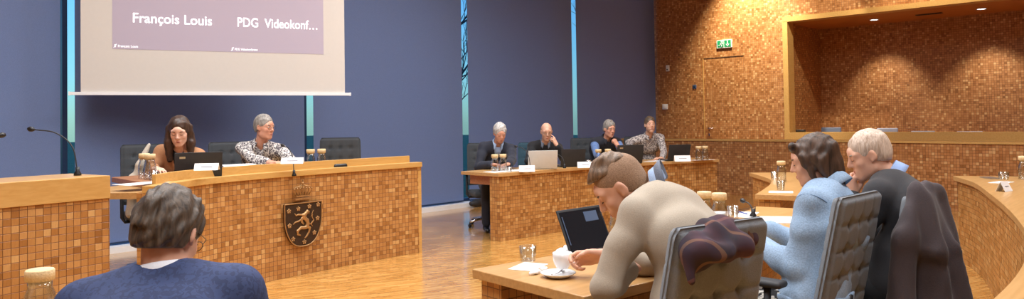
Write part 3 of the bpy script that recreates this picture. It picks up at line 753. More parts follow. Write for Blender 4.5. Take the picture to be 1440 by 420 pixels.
def torso(F, g, o=0.0, neckhole=False, fem=False):
    f = g.fat; fl = (g.fw, .68+f)
    F.cap(g.P-g.side*.055, g.P+g.side*.055, .115+o+f*.05, None, .06, flat=None)
    F.cap(g.belly-g.side*.045, g.belly+g.side*.045, .105+o+f*.28, None, .09, flat=(g.fw, .88+f))
    F.cap(g.chest-g.side*.065*g.broad, g.chest+g.side*.065*g.broad, .116+o+f*.12, None, .08, flat=(g.fw, .84))
    mid = g.N-g.sp*.125
    F.cap(mid-g.side*.09*g.broad, mid+g.side*.09*g.broad, .060+o, None, .05)
    F.cap(g.N-g.sp*.055-g.side*.035, g.shL, .044+o, .049+o, .04); F.cap(g.N-g.sp*.055+g.side*.035, g.shR, .044+o, .049+o, .04)
def arm(F, g, sd, o=0.0, end=1.0, start=0):
    sh, el, wr = (g.shL, g.elL, g.wrL) if sd < 0 else (g.shR, g.elR, g.wrR)
    F.cap(sh, sh+(el-sh)*.45, .050+o, .044+o, .03); F.cap(sh+(el-sh)*.4, el, .045+o, .038+o, .02)
    F.cap(el, el+(wr-el)*.35, .040+o, .040+o, .015); e = el+(wr-el)*end; F.cap(el+(wr-el)*.3, e, .040+o, .040+o+(.026-.040)*min(1, (end-.3)/.7)*(1 if o < .006 else .62), .015)
def legs(F, g, o=0.0, end=1.0):
    for h, k, a in ((g.hipL, g.knL, g.anL), (g.hipR, g.knR, g.anR)):
        F.cap(h, h+(k-h)*.5, .088+o, .074+o, .04); F.cap(h+(k-h)*.45, k, .075+o, .056+o, .03)
        F.cap(k, k+(a-k)*.4, .056+o, .054+o, .02); F.cap(k+(a-k)*.35, k+(a-k)*end, .054+o, (.036 if o < .004 else .05)+o, .02)
def feet(F, g, o=0.0):
    for a in (g.anL, g.anR):
        F.cap(a, a+V(0, -.02, -.04), .04+o, .038+o, .02); F.cap(a+V(0, -.03, -.05), a+V(0, .15, -.062), .034+o, .026+o, .02)
def bounds(g, m=.14):
    pts = np.array([g.P, g.HC+g.HR[:, 2]*.12, g.HC+g.HR[:, 1]*.08, g.N, g.shL, g.shR, g.elL, g.elR, g.wrL, g.wrR, g.wrL+g.hL[:, 1]*.1, g.wrR+g.hR[:, 1]*.1, g.knL, g.knR, g.anL+V(0, .1, 0), g.anR+V(0, .1, 0), g.belly, g.chest])
    lo = pts.min(0)-m; hi = pts.max(0)+m; lo[2] = max(lo[2], -.005); return lo, hi
def upper_bounds(g, m=.17):
    pts = np.array([g.P-V(0, 0, .1), g.N, g.shL, g.shR, g.elL, g.elR, g.wrL, g.wrR, g.belly, g.chest]); return pts.min(0)-m, pts.max(0)+m
# ---------------------------------------------------------------- materials for people
def skin_mat(name, col, red=.06):
    m, nt, b = newmat(name); L = nt.links.new
    tc = N(nt, 'ShaderNodeTexCoord'); ns = N(nt, 'ShaderNodeTexNoise'); ns.inputs['Scale'].default_value = 22; ns.inputs['Detail'].default_value = 5; L(tc.outputs['Object'], ns.inputs['Vector'])
    r = ramp(nt, [(.3, (col[0]*.93, col[1]*.84, col[2]*.82)), (.7, (min(1, col[0]*1.05), col[1]*1.04, col[2]*1.03))]); L(ns.outputs['Fac'], r.inputs['Fac']); L(r.outputs['Color'], b.inputs['Base Color'])
    b.inputs['Roughness'].default_value = .55; b.inputs['Subsurface Weight'].default_value = .06; b.inputs['Subsurface Radius'].default_value = (.02, .008, .005); b.inputs['Subsurface Scale'].default_value = .5
    return m
def hair_mat(name, dark, light, scale=60, axis=(1, 1, .12), rough=.5):
    m, nt, b = newmat(name); L = nt.links.new
    tc = N(nt, 'ShaderNodeTexCoord'); mp = N(nt, 'ShaderNodeMapping'); mp.inputs['Scale'].default_value = axis; L(tc.outputs['Object'], mp.inputs['Vector'])
    ns = N(nt, 'ShaderNodeTexNoise'); ns.inputs['Scale'].default_value = scale; ns.inputs['Detail'].default_value = 5; ns.inputs['Roughness'].default_value = .65; ns.inputs['Distortion'].default_value = .5
    L(mp.outputs[0], ns.inputs['Vector']); r = ramp(nt, [(.34, dark), (.66, light)]); L(ns.outputs['Fac'], r.inputs['Fac']); L(r.outputs['Color'], b.inputs['Base Color'])
    b.inputs['Roughness'].default_value = rough; bp = N(nt, 'ShaderNodeBump'); bp.inputs['Strength'].default_value = .7; bp.inputs['Distance'].default_value = .004
    L(ns.outputs['Fac'], bp.inputs['Height']); L(bp.outputs['Normal'], b.inputs['Normal']); return m
def cloth(name, col, scale=250, noise=.12, rough=.85, bump=.15, sheen=.08):
    m = simple(name, col, rough, 0, noise, scale, bump); m.node_tree.nodes['Principled BSDF'].inputs['Sheen Weight'].default_value = sheen; return m
def pattern_cloth(name, base, fig_col, scale=38, thr=.5, mix2=None):
    m, nt, b = newmat(name); L = nt.links.new
    tc = N(nt, 'ShaderNodeTexCoord'); ns = N(nt, 'ShaderNodeTexNoise'); ns.inputs['Scale'].default_value = scale; ns.inputs['Detail'].default_value = 2.5; ns.inputs['Distortion'].default_value = 1.6
    L(tc.outputs['Object'], ns.inputs['Vector'])
    vo = N(nt, 'ShaderNodeTexVoronoi'); vo.inputs['Scale'].default_value = scale*.9; L(tc.outputs['Object'], vo.inputs['Vector'])
    ad = N(nt, 'ShaderNodeMath', operation='MULTIPLY_ADD'); L(vo.outputs['Distance'], ad.inputs[0]); ad.inputs[1].default_value = -.35; L(ns.outputs['Fac'], ad.inputs[2])
    r = ramp(nt, [(thr-.20-.02, base), (thr-.20+.02, fig_col)]); L(ad.outputs[0], r.inputs['Fac']); L(r.outputs['Color'], b.inputs['Base Color']); b.inputs['Roughness'].default_value = .8
    return m
SK = {'fair': skin_mat('skin_fair', srgb(220, 174, 148)), 'ruddy': skin_mat('skin_ruddy', srgb(214, 160, 134)), 'tan': skin_mat('skin_tan', srgb(206, 150, 118)), 'pale': skin_mat('skin_pale', srgb(232, 190, 166))}
eyew = simple('eye_white', srgb(225, 220, 215), .2, noise=.02); irism = simple('iris_brown', srgb(58, 42, 34), .2, noise=.1)
lipm = simple('lip_rose', srgb(186, 112, 100), .45, noise=.05)
def head_matrix(g, s=None):
    s = g.hs if s is None else s; R = g.HR
    return Matrix(((R[0, 0]*s, R[0, 1]*s, R[0, 2]*s, g.HC[0]), (R[1, 0]*s, R[1, 1]*s, R[1, 2]*s, g.HC[1]), (R[2, 0]*s, R[2, 1]*s, R[2, 2]*s, g.HC[2]), (0, 0, 0, 1)))
def face_bits(e, g, brow, open_eyes=False, lips=True, lipc=None):
    HM = head_matrix(g)
    for sx in (-1, 1):
        if open_eyes:
            MB().sphere((sx*.031, .0785, .0045), .0115, 12, 8, (1.1, 1, .55)).xf(HM).build('eye', eyew, e)
            MB().sphere((sx*.031, .0865, .0045), .0052, 10, 6, (1, .9, 1)).xf(HM).build('iris', irism, e)
        else:
            MB().tube([(sx*.018, .0865, .0), (sx*.026, .0905, -.0035), (sx*.036, .0895, -.0035), (sx*.045, .082, .0)], .0014, 6).xf(HM).build('eyelashes', irism, e)
        MB().tube([(sx*.015, .0865, .020), (sx*.026, .0875, .0262), (sx*.038, .083, .0272), (sx*.049, .072, .022)], [.0028, .0038, .0034, .0015], 6).xf(HM).build('eyebrow', brow, e)
    if lips:
        m = MB()
        m.tube([(-.021, .0855, -.0615), (-.01, .0945, -.0585), (0, .0955, -.0598), (.01, .0945, -.0585), (.021, .0855, -.0615)], [.0012, .0036, .0036, .0036, .0012], 8)
        m.tube([(-.020, .0850, -.0625), (-.009, .0925, -.0665), (0, .0935, -.0672), (.009, .0925, -.0665), (.020, .0850, -.0625)], [.0012, .0042, .0046, .0042, .0012], 8)
        m.xf(HM).build('lips', lipc or lipm, e)
def glasses(e, g, mat, r=.0011):
    HM = head_matrix(g); gl = MB()
    for sx in (-1, 1):
        loop = [(sx*(.033+.0215*math.cos(a)), .102-.006*abs(math.cos(a)), .0+.015*math.sin(a)) for a in [2*PI*k/16 for k in range(17)]]
        gl.tube(loop, r, 6, False); gl.tube([(sx*.054, .096, .006), (sx*.075, .07, .01), (sx*.082, .0, .012), (sx*.083, -.012, .0)], r, 6)
    gl.tube([(-.012, .103, .004), (0, .106, .007), (.012, .103, .004)], r, 6); return gl.xf(HM).build('glasses', mat, e)
def body(e, g, skin, h=.009, hands=(1, 1), detail=True, fat=0.0, nose=1.0, name='body'):
    lo, hi = bounds(g); F = Field(lo, hi, h)
    torso(F, g, -.014); legs(F, g, -.012); feet(F, g, -.004); arm(F, g, -1); arm(F, g, 1)
    if hands[0]: hand_prims(F, g.wrL+g.hL[:, 1]*.012, g.hL, -1 if False else 1, g.curlL) if False else hand_prims(F, g.wrL+g.hL[:, 1]*.012, g.hL, -1, curl=g.curlL) if not isinstance(g.curlL, (tuple, list)) else hand_prims(F, g.wrL+g.hL[:, 1]*.012, g.hL, -1, fing=g.curlL)
    if hands[1]: hand_prims(F, g.wrR+g.hR[:, 1]*.012, g.hR, 1, curl=g.curlR) if not isinstance(g.curlR, (tuple, list)) else hand_prims(F, g.wrR+g.hR[:, 1]*.012, g.hR, 1, fing=g.curlR)
    up, fw = g.HR[:, 2], g.HR[:, 1]
    F.cap(g.N-g.sp*.03, g.HC-up*.05*g.hs-fw*.02*g.hs, .052*g.hs+fat*.5, .050*g.hs+fat*.5, .03)
    head_prims(F, g.HC, g.HR, g.hs, fat=fat, nose=nose)
    return F.build(name, skin, e, smooth=1)
def garment(e, g, name, mat, o=.010, h=.011, sleeve=.93, neck_r=.068, neck_up=.0, hem=None, rip=.0025, freq=26, seed=1, open_front=0, long=True, extra=None, arms=(1, 1), k=.0):
    lo, hi = upper_bounds(g); F = Field(lo, hi, h)
    torso(F, g, o)
    if arms[0]: arm(F, g, -1, o, sleeve)
    if arms[1]: arm(F, g, 1, o, sleeve)
    if extra: extra(F, g)
    if rip: F.ripple(rip, freq, seed)
    up = g.sp
    F.cap(g.N-up*.012+g.fw*.012, g.N+up*.14+g.fw*.03, neck_r, neck_r+.03, .012, 'sub')
    if open_front:   # V opening down the chest
        for t in range(6):
            q = t/5; F.ell(g.N-up*(.01+open_front*q)+g.fw*(.06+.045*q), (neck_r*(1-q*.85), .07, .045), np.stack([g.side, g.fw, g.sp], 1), .01, 'sub')
    if hem is not None: F.plane(g.P+V(0, 0, hem), (0, 0, -1))
    return F.build(name, mat, e, smooth=2)
def trousers(e, g, mat, h=.014, rip=.003, seed=4):
    lo, hi = bounds(g); hi[2] = g.P[2]+.16; F = Field(lo, hi, h)
    F.cap(g.P-g.side*.055, g.P+g.side*.055, .122, None, .05); legs(F, g, .008, .96); F.ripple(rip, 24, seed)
    F.plane(g.P+V(0, 0, .11), (0, 0, 1)); return F.build('trousers', mat, e)
def shoes(e, g, mat):
    for a in (g.anL, g.anR):
        F = Field(a-V(.08, .14, .1), a+V(.08, .24, .05), .008)
        F.cap(a+V(0, -.01, .0), a+V(0, -.02, -.04), .042, .042, .02); F.cap(a+V(0, -.035, -.048), a+V(0, .16, -.058), .038, .03, .02); F.plane(a+V(0, 0, -.088), (0, 0, -1)); F.build('shoe', mat, e)
def collar(e, g, mat, r=.062, h=.04, lean=.012, gap=.35, name='shirt_collar', drop=.0, points=.03, th=.004):
    # upright band turned down, open at the front; built round the neck axis
    ax = unit(g.HC-g.HR[:, 2]*.05-g.HR[:, 1]*.02-g.N); fwd = unit(g.fw-(g.fw @ ax)*ax); sd = np.cross(fwd, ax)
    m = MB(); n = 40; rows = []
    base = g.N-ax*(.03+drop)+fwd*.004
    prof = [(r+.004, 0.0), (r-.004, h*.75), (r-.002, h), (r+.006, h*.98), (r+.016, h*.35), (r+.022, -.004)]
    vs = []; fs = []
    for i in range(n+1):
        a = gap*.5+(2*PI-gap)*i/n; c, s = math.cos(a), math.sin(a); fr = max(0, 1-min(i, n-i)/5)
        for j, (rr, z) in enumerate(prof):
            z2 = z-(points*fr if j >= 4 else 0)-.022*(1+c)*.5*1.2; r2 = rr+(.008*fr if j >= 4 else 0)
            vs.append(base+fwd*c*r2*1.06+sd*s*r2+ax*z2)
    w = len(prof)
    for i in range(n):
        for j in range(w-1): fs.append((i*w+j, (i+1)*w+j, (i+1)*w+j+1, i*w+j+1))
    m.add(vs, fs, None, True); o = m.build(name, mat, e); sm = o.modifiers.new('solid', 'SOLIDIFY'); sm.thickness = th; sm.offset = 0; return o
def hair_field(lo=(-.14, -.17, -.24), hi=(.14, .14, .18), h=.005): return Field(lo, hi, h)
def hair_build(F, e, g, mat, name='hair', smooth=1): return F.build(name, mat, e, np.array(head_matrix(g)), smooth)
def person(g, label, group=None):
    return empty('person', tuple(g.base), g.rz, label=label, cat='person', group=group)
def short_hair(e, g, mat, t=.010, front=.052, side=-.01, top=.008, rip=.003, fr=90, nape=-.055, h=.0045, seed=3, temple=.0):
    F = hair_field(h=h); F.ell((0, -.020, .036), (.074+t, .094+t, .084+t+top), None, .0); F.ell((0, -.05, -.02), (.060+t*.7, .055+t*.6, .06), None, .03)
    F.ripple(rip, fr, seed, (1, 1, .35))
    F.ell((0, .105, -.03), (.069, .07, .098), None, .008, 'sub')              # face
    F.plane((0, front, .08), (0, .92, -.10), .008) if False else None
    F.ell((0, .16, .03), (.075, .095, .06), None, .01, 'sub')
    F.ell((-.09, .03, -.045), (.05, .05+temple, .05), None, .008, 'sub'); F.ell((.09, .03, -.045), (.05, .05+temple, .05), None, .008, 'sub')
    F.plane((0, -.06, nape), (0, .35, -1), .006)
    return hair_build(F, e, g, mat)
# ================================================================== THE TEN PEOPLE
IR, IA = V(.687, -.726, 0), V(.727, .687, 0)        # directions: to the photo's right, and away from it
def dirn(right, away, upz=0): return tuple(IR*right+IA*away+V(0, 0, upz))
H_dark = hair_mat('hair_dark_brown', srgb(58, 46, 36), srgb(118, 98, 78)); H_brown = hair_mat('hair_brown', srgb(36, 26, 20), srgb(92, 68, 52), 45, (1, 1, .1))
H_long = hair_mat('hair_long_brown', srgb(38, 26, 20), srgb(84, 60, 46), 50, (1, 1, .08), .42)
H_fade = hair_mat('hair_faded', srgb(134, 106, 82), srgb(168, 136, 108), 200, (1, 1, 1), .7); H_grey = hair_mat('hair_grey', srgb(92, 86, 80), srgb(172, 166, 158), 80)
H_white = hair_mat('hair_silver', srgb(150, 148, 146), srgb(214, 212, 208), 60); H_thin = hair_mat('hair_thin_grey', srgb(176, 152, 132), srgb(222, 206, 190), 100)
denim = cloth('denim', srgb(140, 166, 194), 150, .16, .85, .2); navy = pattern_cloth('navy_check', srgb(40, 54, 92), srgb(50, 66, 108), 60)
beige = cloth('beige_knit', srgb(174, 164, 148), 260, .06); charcoal = cloth('charcoal_knit', srgb(44, 44, 48), 260, .12); camel = cloth('camel_wool', srgb(176, 126, 88), 120, .08)
blackc = cloth('black_cloth', srgb(22, 22, 26), 200, .2); darksuit = cloth('dark_suit', srgb(34, 38, 52), 200, .1); ltblue = cloth('light_blue_shirt', srgb(164, 190, 226), 200, .04)
skyblue = cloth('blue_collar', srgb(150, 178, 226), 200, .04); whitec = cloth('white_shirt', srgb(226, 230, 238), 200, .03); greyrib = cloth('grey_rib', srgb(104, 112, 128), 200, .1)
midblue = cloth('mid_blue_shirt', srgb(98, 126, 176), 30, .12); vestm = cloth('dark_vest', srgb(30, 32, 42), 60, .15)
floral = pattern_cloth('floral_shirt', srgb(226, 222, 216), srgb(84, 78, 84), 58, .50); floral2 = pattern_cloth('leafy_shirt', srgb(208, 200, 194), srgb(104, 96, 98), 56, .50)
leaf = pattern_cloth('leaf_trousers', srgb(20, 20, 24), srgb(210, 208, 200), 20, .56)
def hips(u, dep, z): p = atd(u, 400, dep); return (p.x, p.y, z)
# ---- 1 man in a navy checked suit, seen from behind, near left
g = skeleton(hips(222, 1.76, .56), dirn(-.12, 1), atd(238, 330, 1.92), dirn(.10, 1, -.55), wristL=atd(150, 560, 2.1), wristR=atd(330, 560, 2.15), poleL=(-.8, -.2, -.4), poleR=(.8, -.2, -.4), broad=1.08, hunch=.05, hs=.92, drop=.0, neck=(.045, .015, .035))
e = person(g, 'man in navy checked suit seen from behind, large at the lower left')
body(e, g, SK['fair'], .008, nose=1.0); short_hair(e, g, hair_mat('hair_nape_brown', srgb(48, 40, 34), srgb(100, 86, 72), 70), .014, top=.006, rip=.005, fr=120, nape=-.06, h=.004, seed=8); face_bits(e, g, H_dark)
garment(e, g, 'jacket', navy, .022, .009, .98, .060, rip=.0022, freq=20, seed=2); collar(e, g, whitec, .056, .036, drop=.0, name='shirt_collar')
trousers(e, g, blackc); shoes(e, g, M['black']); glasses(e, g, M['black'])
# ---- 2 woman in a camel blazer
g = skeleton(hips(254, 6.86, .72), dirn(.05, -1), atd(252, 184, 6.62), dirn(.28, -1, -.42), wristR=atd(217, 236, 6.45), wristL=atd(290, 247, 6.35), broad=.98, hunch=.03, hs=1.07,
             handR=(dirn(.7, -.5, -.1), (0, 0, 1)), handL=(dirn(-.3, -1, 0), (0, 0, 1)), fat=-.02)
e = person(g, 'woman with long brown hair in a camel blazer, looking down behind a black laptop')
body(e, g, SK['pale'], .008); face_bits(e, g, H_long)
F = hair_field((-.15, -.17, -.30), (.15, .14, .18), .005); F.ell((0, -.02, .036), (.086, .104, .094), None, 0)
for sx in (-1, 1):
    F.cap((sx*.078, -.02, .02), (sx*.088, .012, -.11), .030, .036, .02, flat=((0, 1, 0), 1)); F.cap((sx*.088, .012, -.10), (sx*.080, .055, -.24), .036, .024, .02)
F.cap((0, -.075, -.02), (0, -.075, -.19), .055, .05, .03); F.ripple(.003, 80, 5, (1, 1, .2))
F.ell((0, .112, -.035), (.062, .085, .100), None, .008, 'sub'); F.ell((0, .125, .035), (.05, .062, .062), None, .012, 'sub'); F.cap((0, .02, .139), (0, .09, .115), .006, .006, .006, 'sub')
hair_build(F, e, g, H_long, 'hair')
garment(e, g, 'top', blackc, .004, .009, .5, .066, rip=.001, open_front=.06)
garment(e, g, 'blazer', camel, .016, .009, .95, .070, rip=.0025, freq=24, seed=3, open_front=.24); collar(e, g, camel, .078, .03, gap=1.5, drop=.004, name='lapel_collar')
trousers(e, g, blackc); shoes(e, g, M['black'])
# ---- 3 man in floral shirt, profile to the right
g = skeleton(hips(368, 7.35, .70), dirn(.1, -1), atd(372, 178.5, 7.18), dirn(.93, -.42, -.10), wristL=atd(396, 231, 6.85), wristR=atd(384, 232, 6.78), poleL=(-.9, -.2, -.5), poleR=(.9, -.2, -.5), broad=1.12, fat=.06,
             handL=(dirn(-.8, -.3, 0), (0, 0, 1)), handR=(dirn(.9, -.2, 0), (0, 0, 1)))
e = person(g, 'grey-haired man with glasses in a white floral shirt, turned to the right')
body(e, g, SK['ruddy'], .008, fat=.004); face_bits(e, g, H_grey, True); short_hair(e, g, H_grey, .007, top=.004, rip=.002, nape=-.05, h=.005, seed=4)
garment(e, g, 'shirt', floral, .012, .010, .92, .066, rip=.003, seed=6, open_front=.08); collar(e, g, floral, .066, .036, gap=1.0); glasses(e, g, simple('brown_frame', srgb(60, 40, 34), .4)); trousers(e, g, blackc); shoes(e, g, M['black'])
# ---- 4 silver-haired man in dark suit
g = skeleton(hips(694, 9.75, .60), dirn(.15, -1), atd(703, 187, 9.5), dirn(.30, -1, -.48), wristR=atd(690, 231, 9.25), wristL=atd(716, 231, 9.1), broad=1.12, fat=.03, handL=(dirn(-.6, -.6, -.1), (0, 0, 1)), handR=(dirn(.8, -.3, 0), (0, 0, 1)))
e = person(g, 'silver-haired man in dark suit and light blue shirt, looking down at the curved desk')
body(e, g, SK['ruddy'], .009); face_bits(e, g, H_white); short_hair(e, g, H_white, .013, top=.008, rip=.003, nape=-.05, h=.005, seed=5)
garment(e, g, 'shirt', ltblue, .006, .010, .98, .062, rip=.001); garment(e, g, 'jacket', darksuit, .020, .010, .93, .070, rip=.0025, seed=9, open_front=.26); collar(e, g, ltblue, .064, .042, gap=.9); trousers(e, g, darksuit); shoes(e, g, M['black'])
# ---- 5 bald man in black sweater, hand at chin
g = skeleton(hips(765, 10.3, .60), dirn(0, -1), atd(768.5, 185, 10.05), dirn(.12, -1, -.30), wristL=atd(783, 204, 9.8), wristR=atd(752, 226, 9.7), elbowL=atd(793, 224, 9.85), broad=1.08, handL=(dirn(-.45, .0, .9), dirn(.6, -.6, .4)), curlL=(.25, .75, .9, .95), handR=(dirn(.9, -.2, 0), (0, 0, 1)))
e = person(g, 'balding man with glasses in a black sweater, resting his chin on his hand')
body(e, g, SK['fair'], .008); face_bits(e, g, H_dark)
F = hair_field(); F.ell((0, -.03, .02), (.081, .092, .075), None, 0); F.ell((0, .03, .09), (.075, .12, .085), None, .01, 'sub'); F.ell((0, .105, -.03), (.072, .085, .1), None, .008, 'sub'); F.plane((0, -.06, -.055), (0, .3, -1)); F.ripple(.002, 90, 4)
hair_build(F, e, g, hair_mat('hair_side', srgb(90, 66, 52), srgb(140, 110, 90)), 'hair')
garment(e, g, 'sweater', blackc, .014, .010, .88, .064, rip=.0025, seed=11); collar(e, g, greyrib, .064, .034, gap=.8); glasses(e, g, M['black']); trousers(e, g, darksuit); shoes(e, g, M['black'])
# ---- 6 man in dark vest, hand over mouth
g = skeleton(hips(846, 10.95, .60), dirn(.25, -1), atd(857, 181, 10.65), dirn(.45, -1, -.22), wristL=atd(869, 205, 10.35), wristR=atd(848, 226, 10.2), elbowL=atd(880, 222, 10.35), broad=1.12, fat=.05, handL=(dirn(-.5, .1, .85), dirn(.5, -.8, .3)), curlL=(.8, .85, .9, .95), handR=(dirn(.9, -.2, 0), (0, 0, 1)))
e = person(g, 'grey-haired man in a dark padded vest over a blue shirt, hand over his mouth')
body(e, g, SK['ruddy'], .008); face_bits(e, g, H_grey); short_hair(e, g, H_grey, .011, top=.006, rip=.004, h=.005, seed=6)
garment(e, g, 'shirt', midblue, .010, .010, .88, .066, rip=.003, seed=12); garment(e, g, 'vest', vestm, .028, .010, .3, .064, rip=.003, seed=13, arms=(0, 0)); collar(e, g, vestm, .074, .046, gap=.7, name='vest_collar'); trousers(e, g, darksuit); shoes(e, g, M['black'])
# ---- 7 bearded man in patterned shirt looking at the camera
g = skeleton(hips(911, 11.4, .64), dirn(.2, -1), atd(914, 175.5, 11.1), dirn(.12, -1, .05), wristR=atd(888, 215, 10.9), wristL=atd(931, 222, 10.8), elbowR=atd(884, 200, 11.1), broad=1.14, hunch=.02, handL=(dirn(-.8, -.4, 0), (0, 0, 1)))
e = person(g, 'short-haired man with stubble in a leafy patterned shirt, facing the camera')
body(e, g, SK['fair'], .008); face_bits(e, g, H_dark, True); short_hair(e, g, H_dark, .007, top=.012, rip=.002, h=.005, seed=7)
F = hair_field(); F.ell((0, .030, -.066), (.0625, .0625, .054), None, 0); F.cap((-.02, .089, -.052), (.02, .089, -.052), .008, .008, .006); F.ell((0, .095, -.0625), (.024, .012, .009), None, .004, 'sub'); F.plane((0, .03, -.038), (0, .35, 1)); F.plane((0, -.002, 0), (0, -1, 0)); F.plane((0, 0, -.108), (0, -.3, -1))
hair_build(F, e, g, hair_mat('stubble', srgb(160, 120, 98), srgb(182, 138, 114), 160), 'beard')
garment(e, g, 'shirt', floral2, .012, .010, .92, .066, rip=.003, seed=16, open_front=.06); collar(e, g, floral2, .066, .036, gap=.8); trousers(e, g, darksuit); shoes(e, g, M['black'])
def upper_back(r=.098):
    def f(F, g):
        F.cap(g.N-g.sp*.085-g.fw*.015-g.side*.06, g.N-g.sp*.085-g.fw*.015+g.side*.06, r*.80, None, .07)
        F.cap(g.N-g.sp*.12-g.fw*.03-g.side*.04, g.chest-g.fw*.0-g.side*.05, r, r*1.15, .06); F.cap(g.N-g.sp*.12-g.fw*.03+g.side*.04, g.chest-g.fw*.0+g.side*.05, r, r*1.15, .06)
    return f
# ---- 8 young man in beige sweater with the cup
g = skeleton(hips(966, 2.54, .58), dirn(-.80, .60), atd(872, 263, 2.78), dirn(-.97, .12, -.80), wristR=atd(845, 359, 3.03), neck=(.085, .112, .0), drop=.03, wristL=atd(890, 376, 2.78), elbowL=atd(850, 402, 2.54), poleR=(.8, -.1, -.6), broad=1.12, hunch=.08, fat=.02, hs=1.0,
             handR=(dirn(-1, .05, -.12), dirn(0, .8, .45)), curlR=(.45, .62, .72, .8), handL=(dirn(-.6, .8, -.1), (0, 0, 1)), curlL=.4)
e = person(g, 'young man with faded short hair in beige sweater, bending over the near desk')
body(e, g, SK['fair'], .006); face_bits(e, g, H_dark)
F = hair_field(h=.004); F.ell((0, -.020, .036), (.0765, .0968, .0872), None, 0); F.ell((0, -.05, -.02), (.061, .057, .06), None, .03); F.ell((0, .115, -.03), (.070, .07, .098), None, .008, 'sub'); F.ell((0, .165, .04), (.075, .095, .06), None, .01, 'sub')
F.ell((-.09, .035, -.045), (.05, .05, .05), None, .008, 'sub'); F.ell((.09, .035, -.045), (.05, .05, .05), None, .008, 'sub'); F.plane((0, -.06, -.05), (0, .35, -1), .006)
hair_build(F, e, g, H_fade, 'faded_hair')
F = hair_field(h=.004); F.ell((0, -.006, .066), (.066, .092, .078), None, 0); F.ripple(.0045, 85, 5, (1, .3, 1)); F.plane((0, 0, .068), (0, .15, -1), .01); F.ell((0, .17, .035), (.09, .085, .07), None, .01, 'sub')
hair_build(F, e, g, hair_mat('hair_top', srgb(84, 66, 50), srgb(140, 114, 90), 90), 'top_hair')
garment(e, g, 'sweater', beige, .012, .007, .80, .066, rip=.0048, freq=27, seed=21, extra=upper_back(.092)); collar(e, g, ltblue, .057, .044, drop=-.012, gap=.25, points=.0); collar(e, g, greyrib, .068, .024, drop=-.006, gap=.25, name='ribbed_collar', points=.0)
trousers(e, g, blackc); shoes(e, g, M['black'])
# ---- 9 woman in denim jacket
g = skeleton(hips(1142, 3.22, .57), dirn(-.74, .67), atd(1143, 225, 3.37), dirn(-.95, .45, -.30), wristL=atd(1072, 346, 3.4), wristR=atd(1080, 322, 3.75), poleL=(-.5, -.4, -.7), neck=(.09, .05, .035), drop=.03, broad=.98, hunch=.05, hs=.95, handL=(dirn(-1, .3, -.1), (0, 0, 1)), handR=(dirn(-1, .3, -.1), (0, 0, 1)))
e = person(g, 'woman with chin-length brown hair in a light denim jacket, seated in a grey chair')
body(e, g, SK['fair'], .007); face_bits(e, g, H_brown)
F = hair_field((-.15, -.19, -.24), (.15, .14, .18), .0045); F.ell((0, -.026, .034), (.087, .106, .094), None, 0); F.ell((0, -.062, -.03), (.078, .062, .09), None, .03)
for sx in (-1, 1): F.cap((sx*.078, .035, .03), (sx*.074, .012, -.085), .024, .014, .02, flat=((1, 0, 0), .8)); F.cap((sx*.07, -.03, .0), (sx*.066, -.05, -.115), .034, .016, .02)
F.cap((0, -.07, -.05), (0, -.085, -.135), .05, .022, .03); F.cap((-.04, .07, .09), (.03, .083, .07), .018, .010, .02); F.ripple(.0035, 75, 9, (1, 1, .25))
F.ell((0, .118, -.045), (.066, .068, .10), None, .008, 'sub')
hair_build(F, e, g, H_brown, 'hair')
garment(e, g, 'denim_jacket', denim, .020, .008, .96, .066, hem=.02, rip=.0050, freq=32, seed=31, extra=upper_back(.085)); collar(e, g, denim, .070, .05, drop=-.004, gap=.8, name='jacket_collar')
trousers(e, g, leaf, .010); shoes(e, g, M['black'])
def ring_seam(e, g, sd, mat, r=.071, t=.10, name='seam'):
    sh, el = (g.shL, g.elL) if sd < 0 else (g.shR, g.elR)
    ax = unit(unit(el-sh)*.5+unit(sh-g.N)*.8); c = sh+ax*.012; a = unit(np.cross(ax, (0, 0, 1))); b = np.cross(ax, a)
    MB().tube([tuple(c+r*(a*math.cos(q)+b*math.sin(q))) for q in [2*PI*k/28 for k in range(29)]], .0032, 6, False).build(name, mat, e)
seamd = cloth('denim_dark_seam', srgb(104, 132, 164), 150, .1)
for sd in (-1, 1): ring_seam(e, g, sd, seamd, .0765)
lo, hi = upper_bounds(g); F = Field(lo, hi, .008); torso(F, g, .027); F.plane(g.P+V(0, 0, .065), (0, 0, 1)); F.plane(g.P+V(0, 0, .018), (0, 0, -1)); F.build('waistband', denim, e, smooth=2)
F = Field(lo, hi, .007); w_ = g.elL+(g.wrL-g.elL)*.80; F.cap(w_, g.elL+(g.wrL-g.elL)*.97, .048, .046, 0); F.build('cuff', denim, e, smooth=1)
for off_ in (-.06, .06):      # seams down the side panels of the back
    a_ = g.N-g.sp*.14+g.side*off_-g.fw*.115; b_ = g.P+g.sp*.14+g.side*off_*1.4-g.fw*.125; MB().tube([a_, (a_+b_)/2-g.fw*.012, b_], .003, 6).build('seam', seamd, e)
# ---- 10 man in charcoal cardigan, fist at his mouth
g = skeleton(hips(1262, 3.56, .58), dirn(-.75, .66), atd(1221, 217, 3.72), dirn(-.97, .25, -.38), wristL=atd(1196, 268, 3.78), elbowL=atd(1206, 330, 3.55), wristR=atd(1195, 300, 3.95), neck=(.09, .065, .035), drop=.03, broad=1.22, hunch=.11, hs=1.0, fat=.08,
             handL=(dirn(-.15, .0, 1), dirn(-.6, -.7, .1)), curlL=(.85, .9, .92, .95))
e = person(g, 'older grey-haired man in a charcoal cardigan, leaning on his fist, beyond the denim jacket')
body(e, g, SK['fair'], .007, fat=.004); face_bits(e, g, H_grey); short_hair(e, g, H_thin, .006, top=.002, rip=.002, nape=-.055, h=.0045, seed=14)
garment(e, g, 'cardigan', charcoal, .020, .009, .94, .080, rip=.003, freq=20, seed=41, extra=upper_back(.10)); collar(e, g, skyblue, .062, .056, drop=.002, gap=.4, points=.01)
trousers(e, g, blackc); shoes(e, g, M['black'])
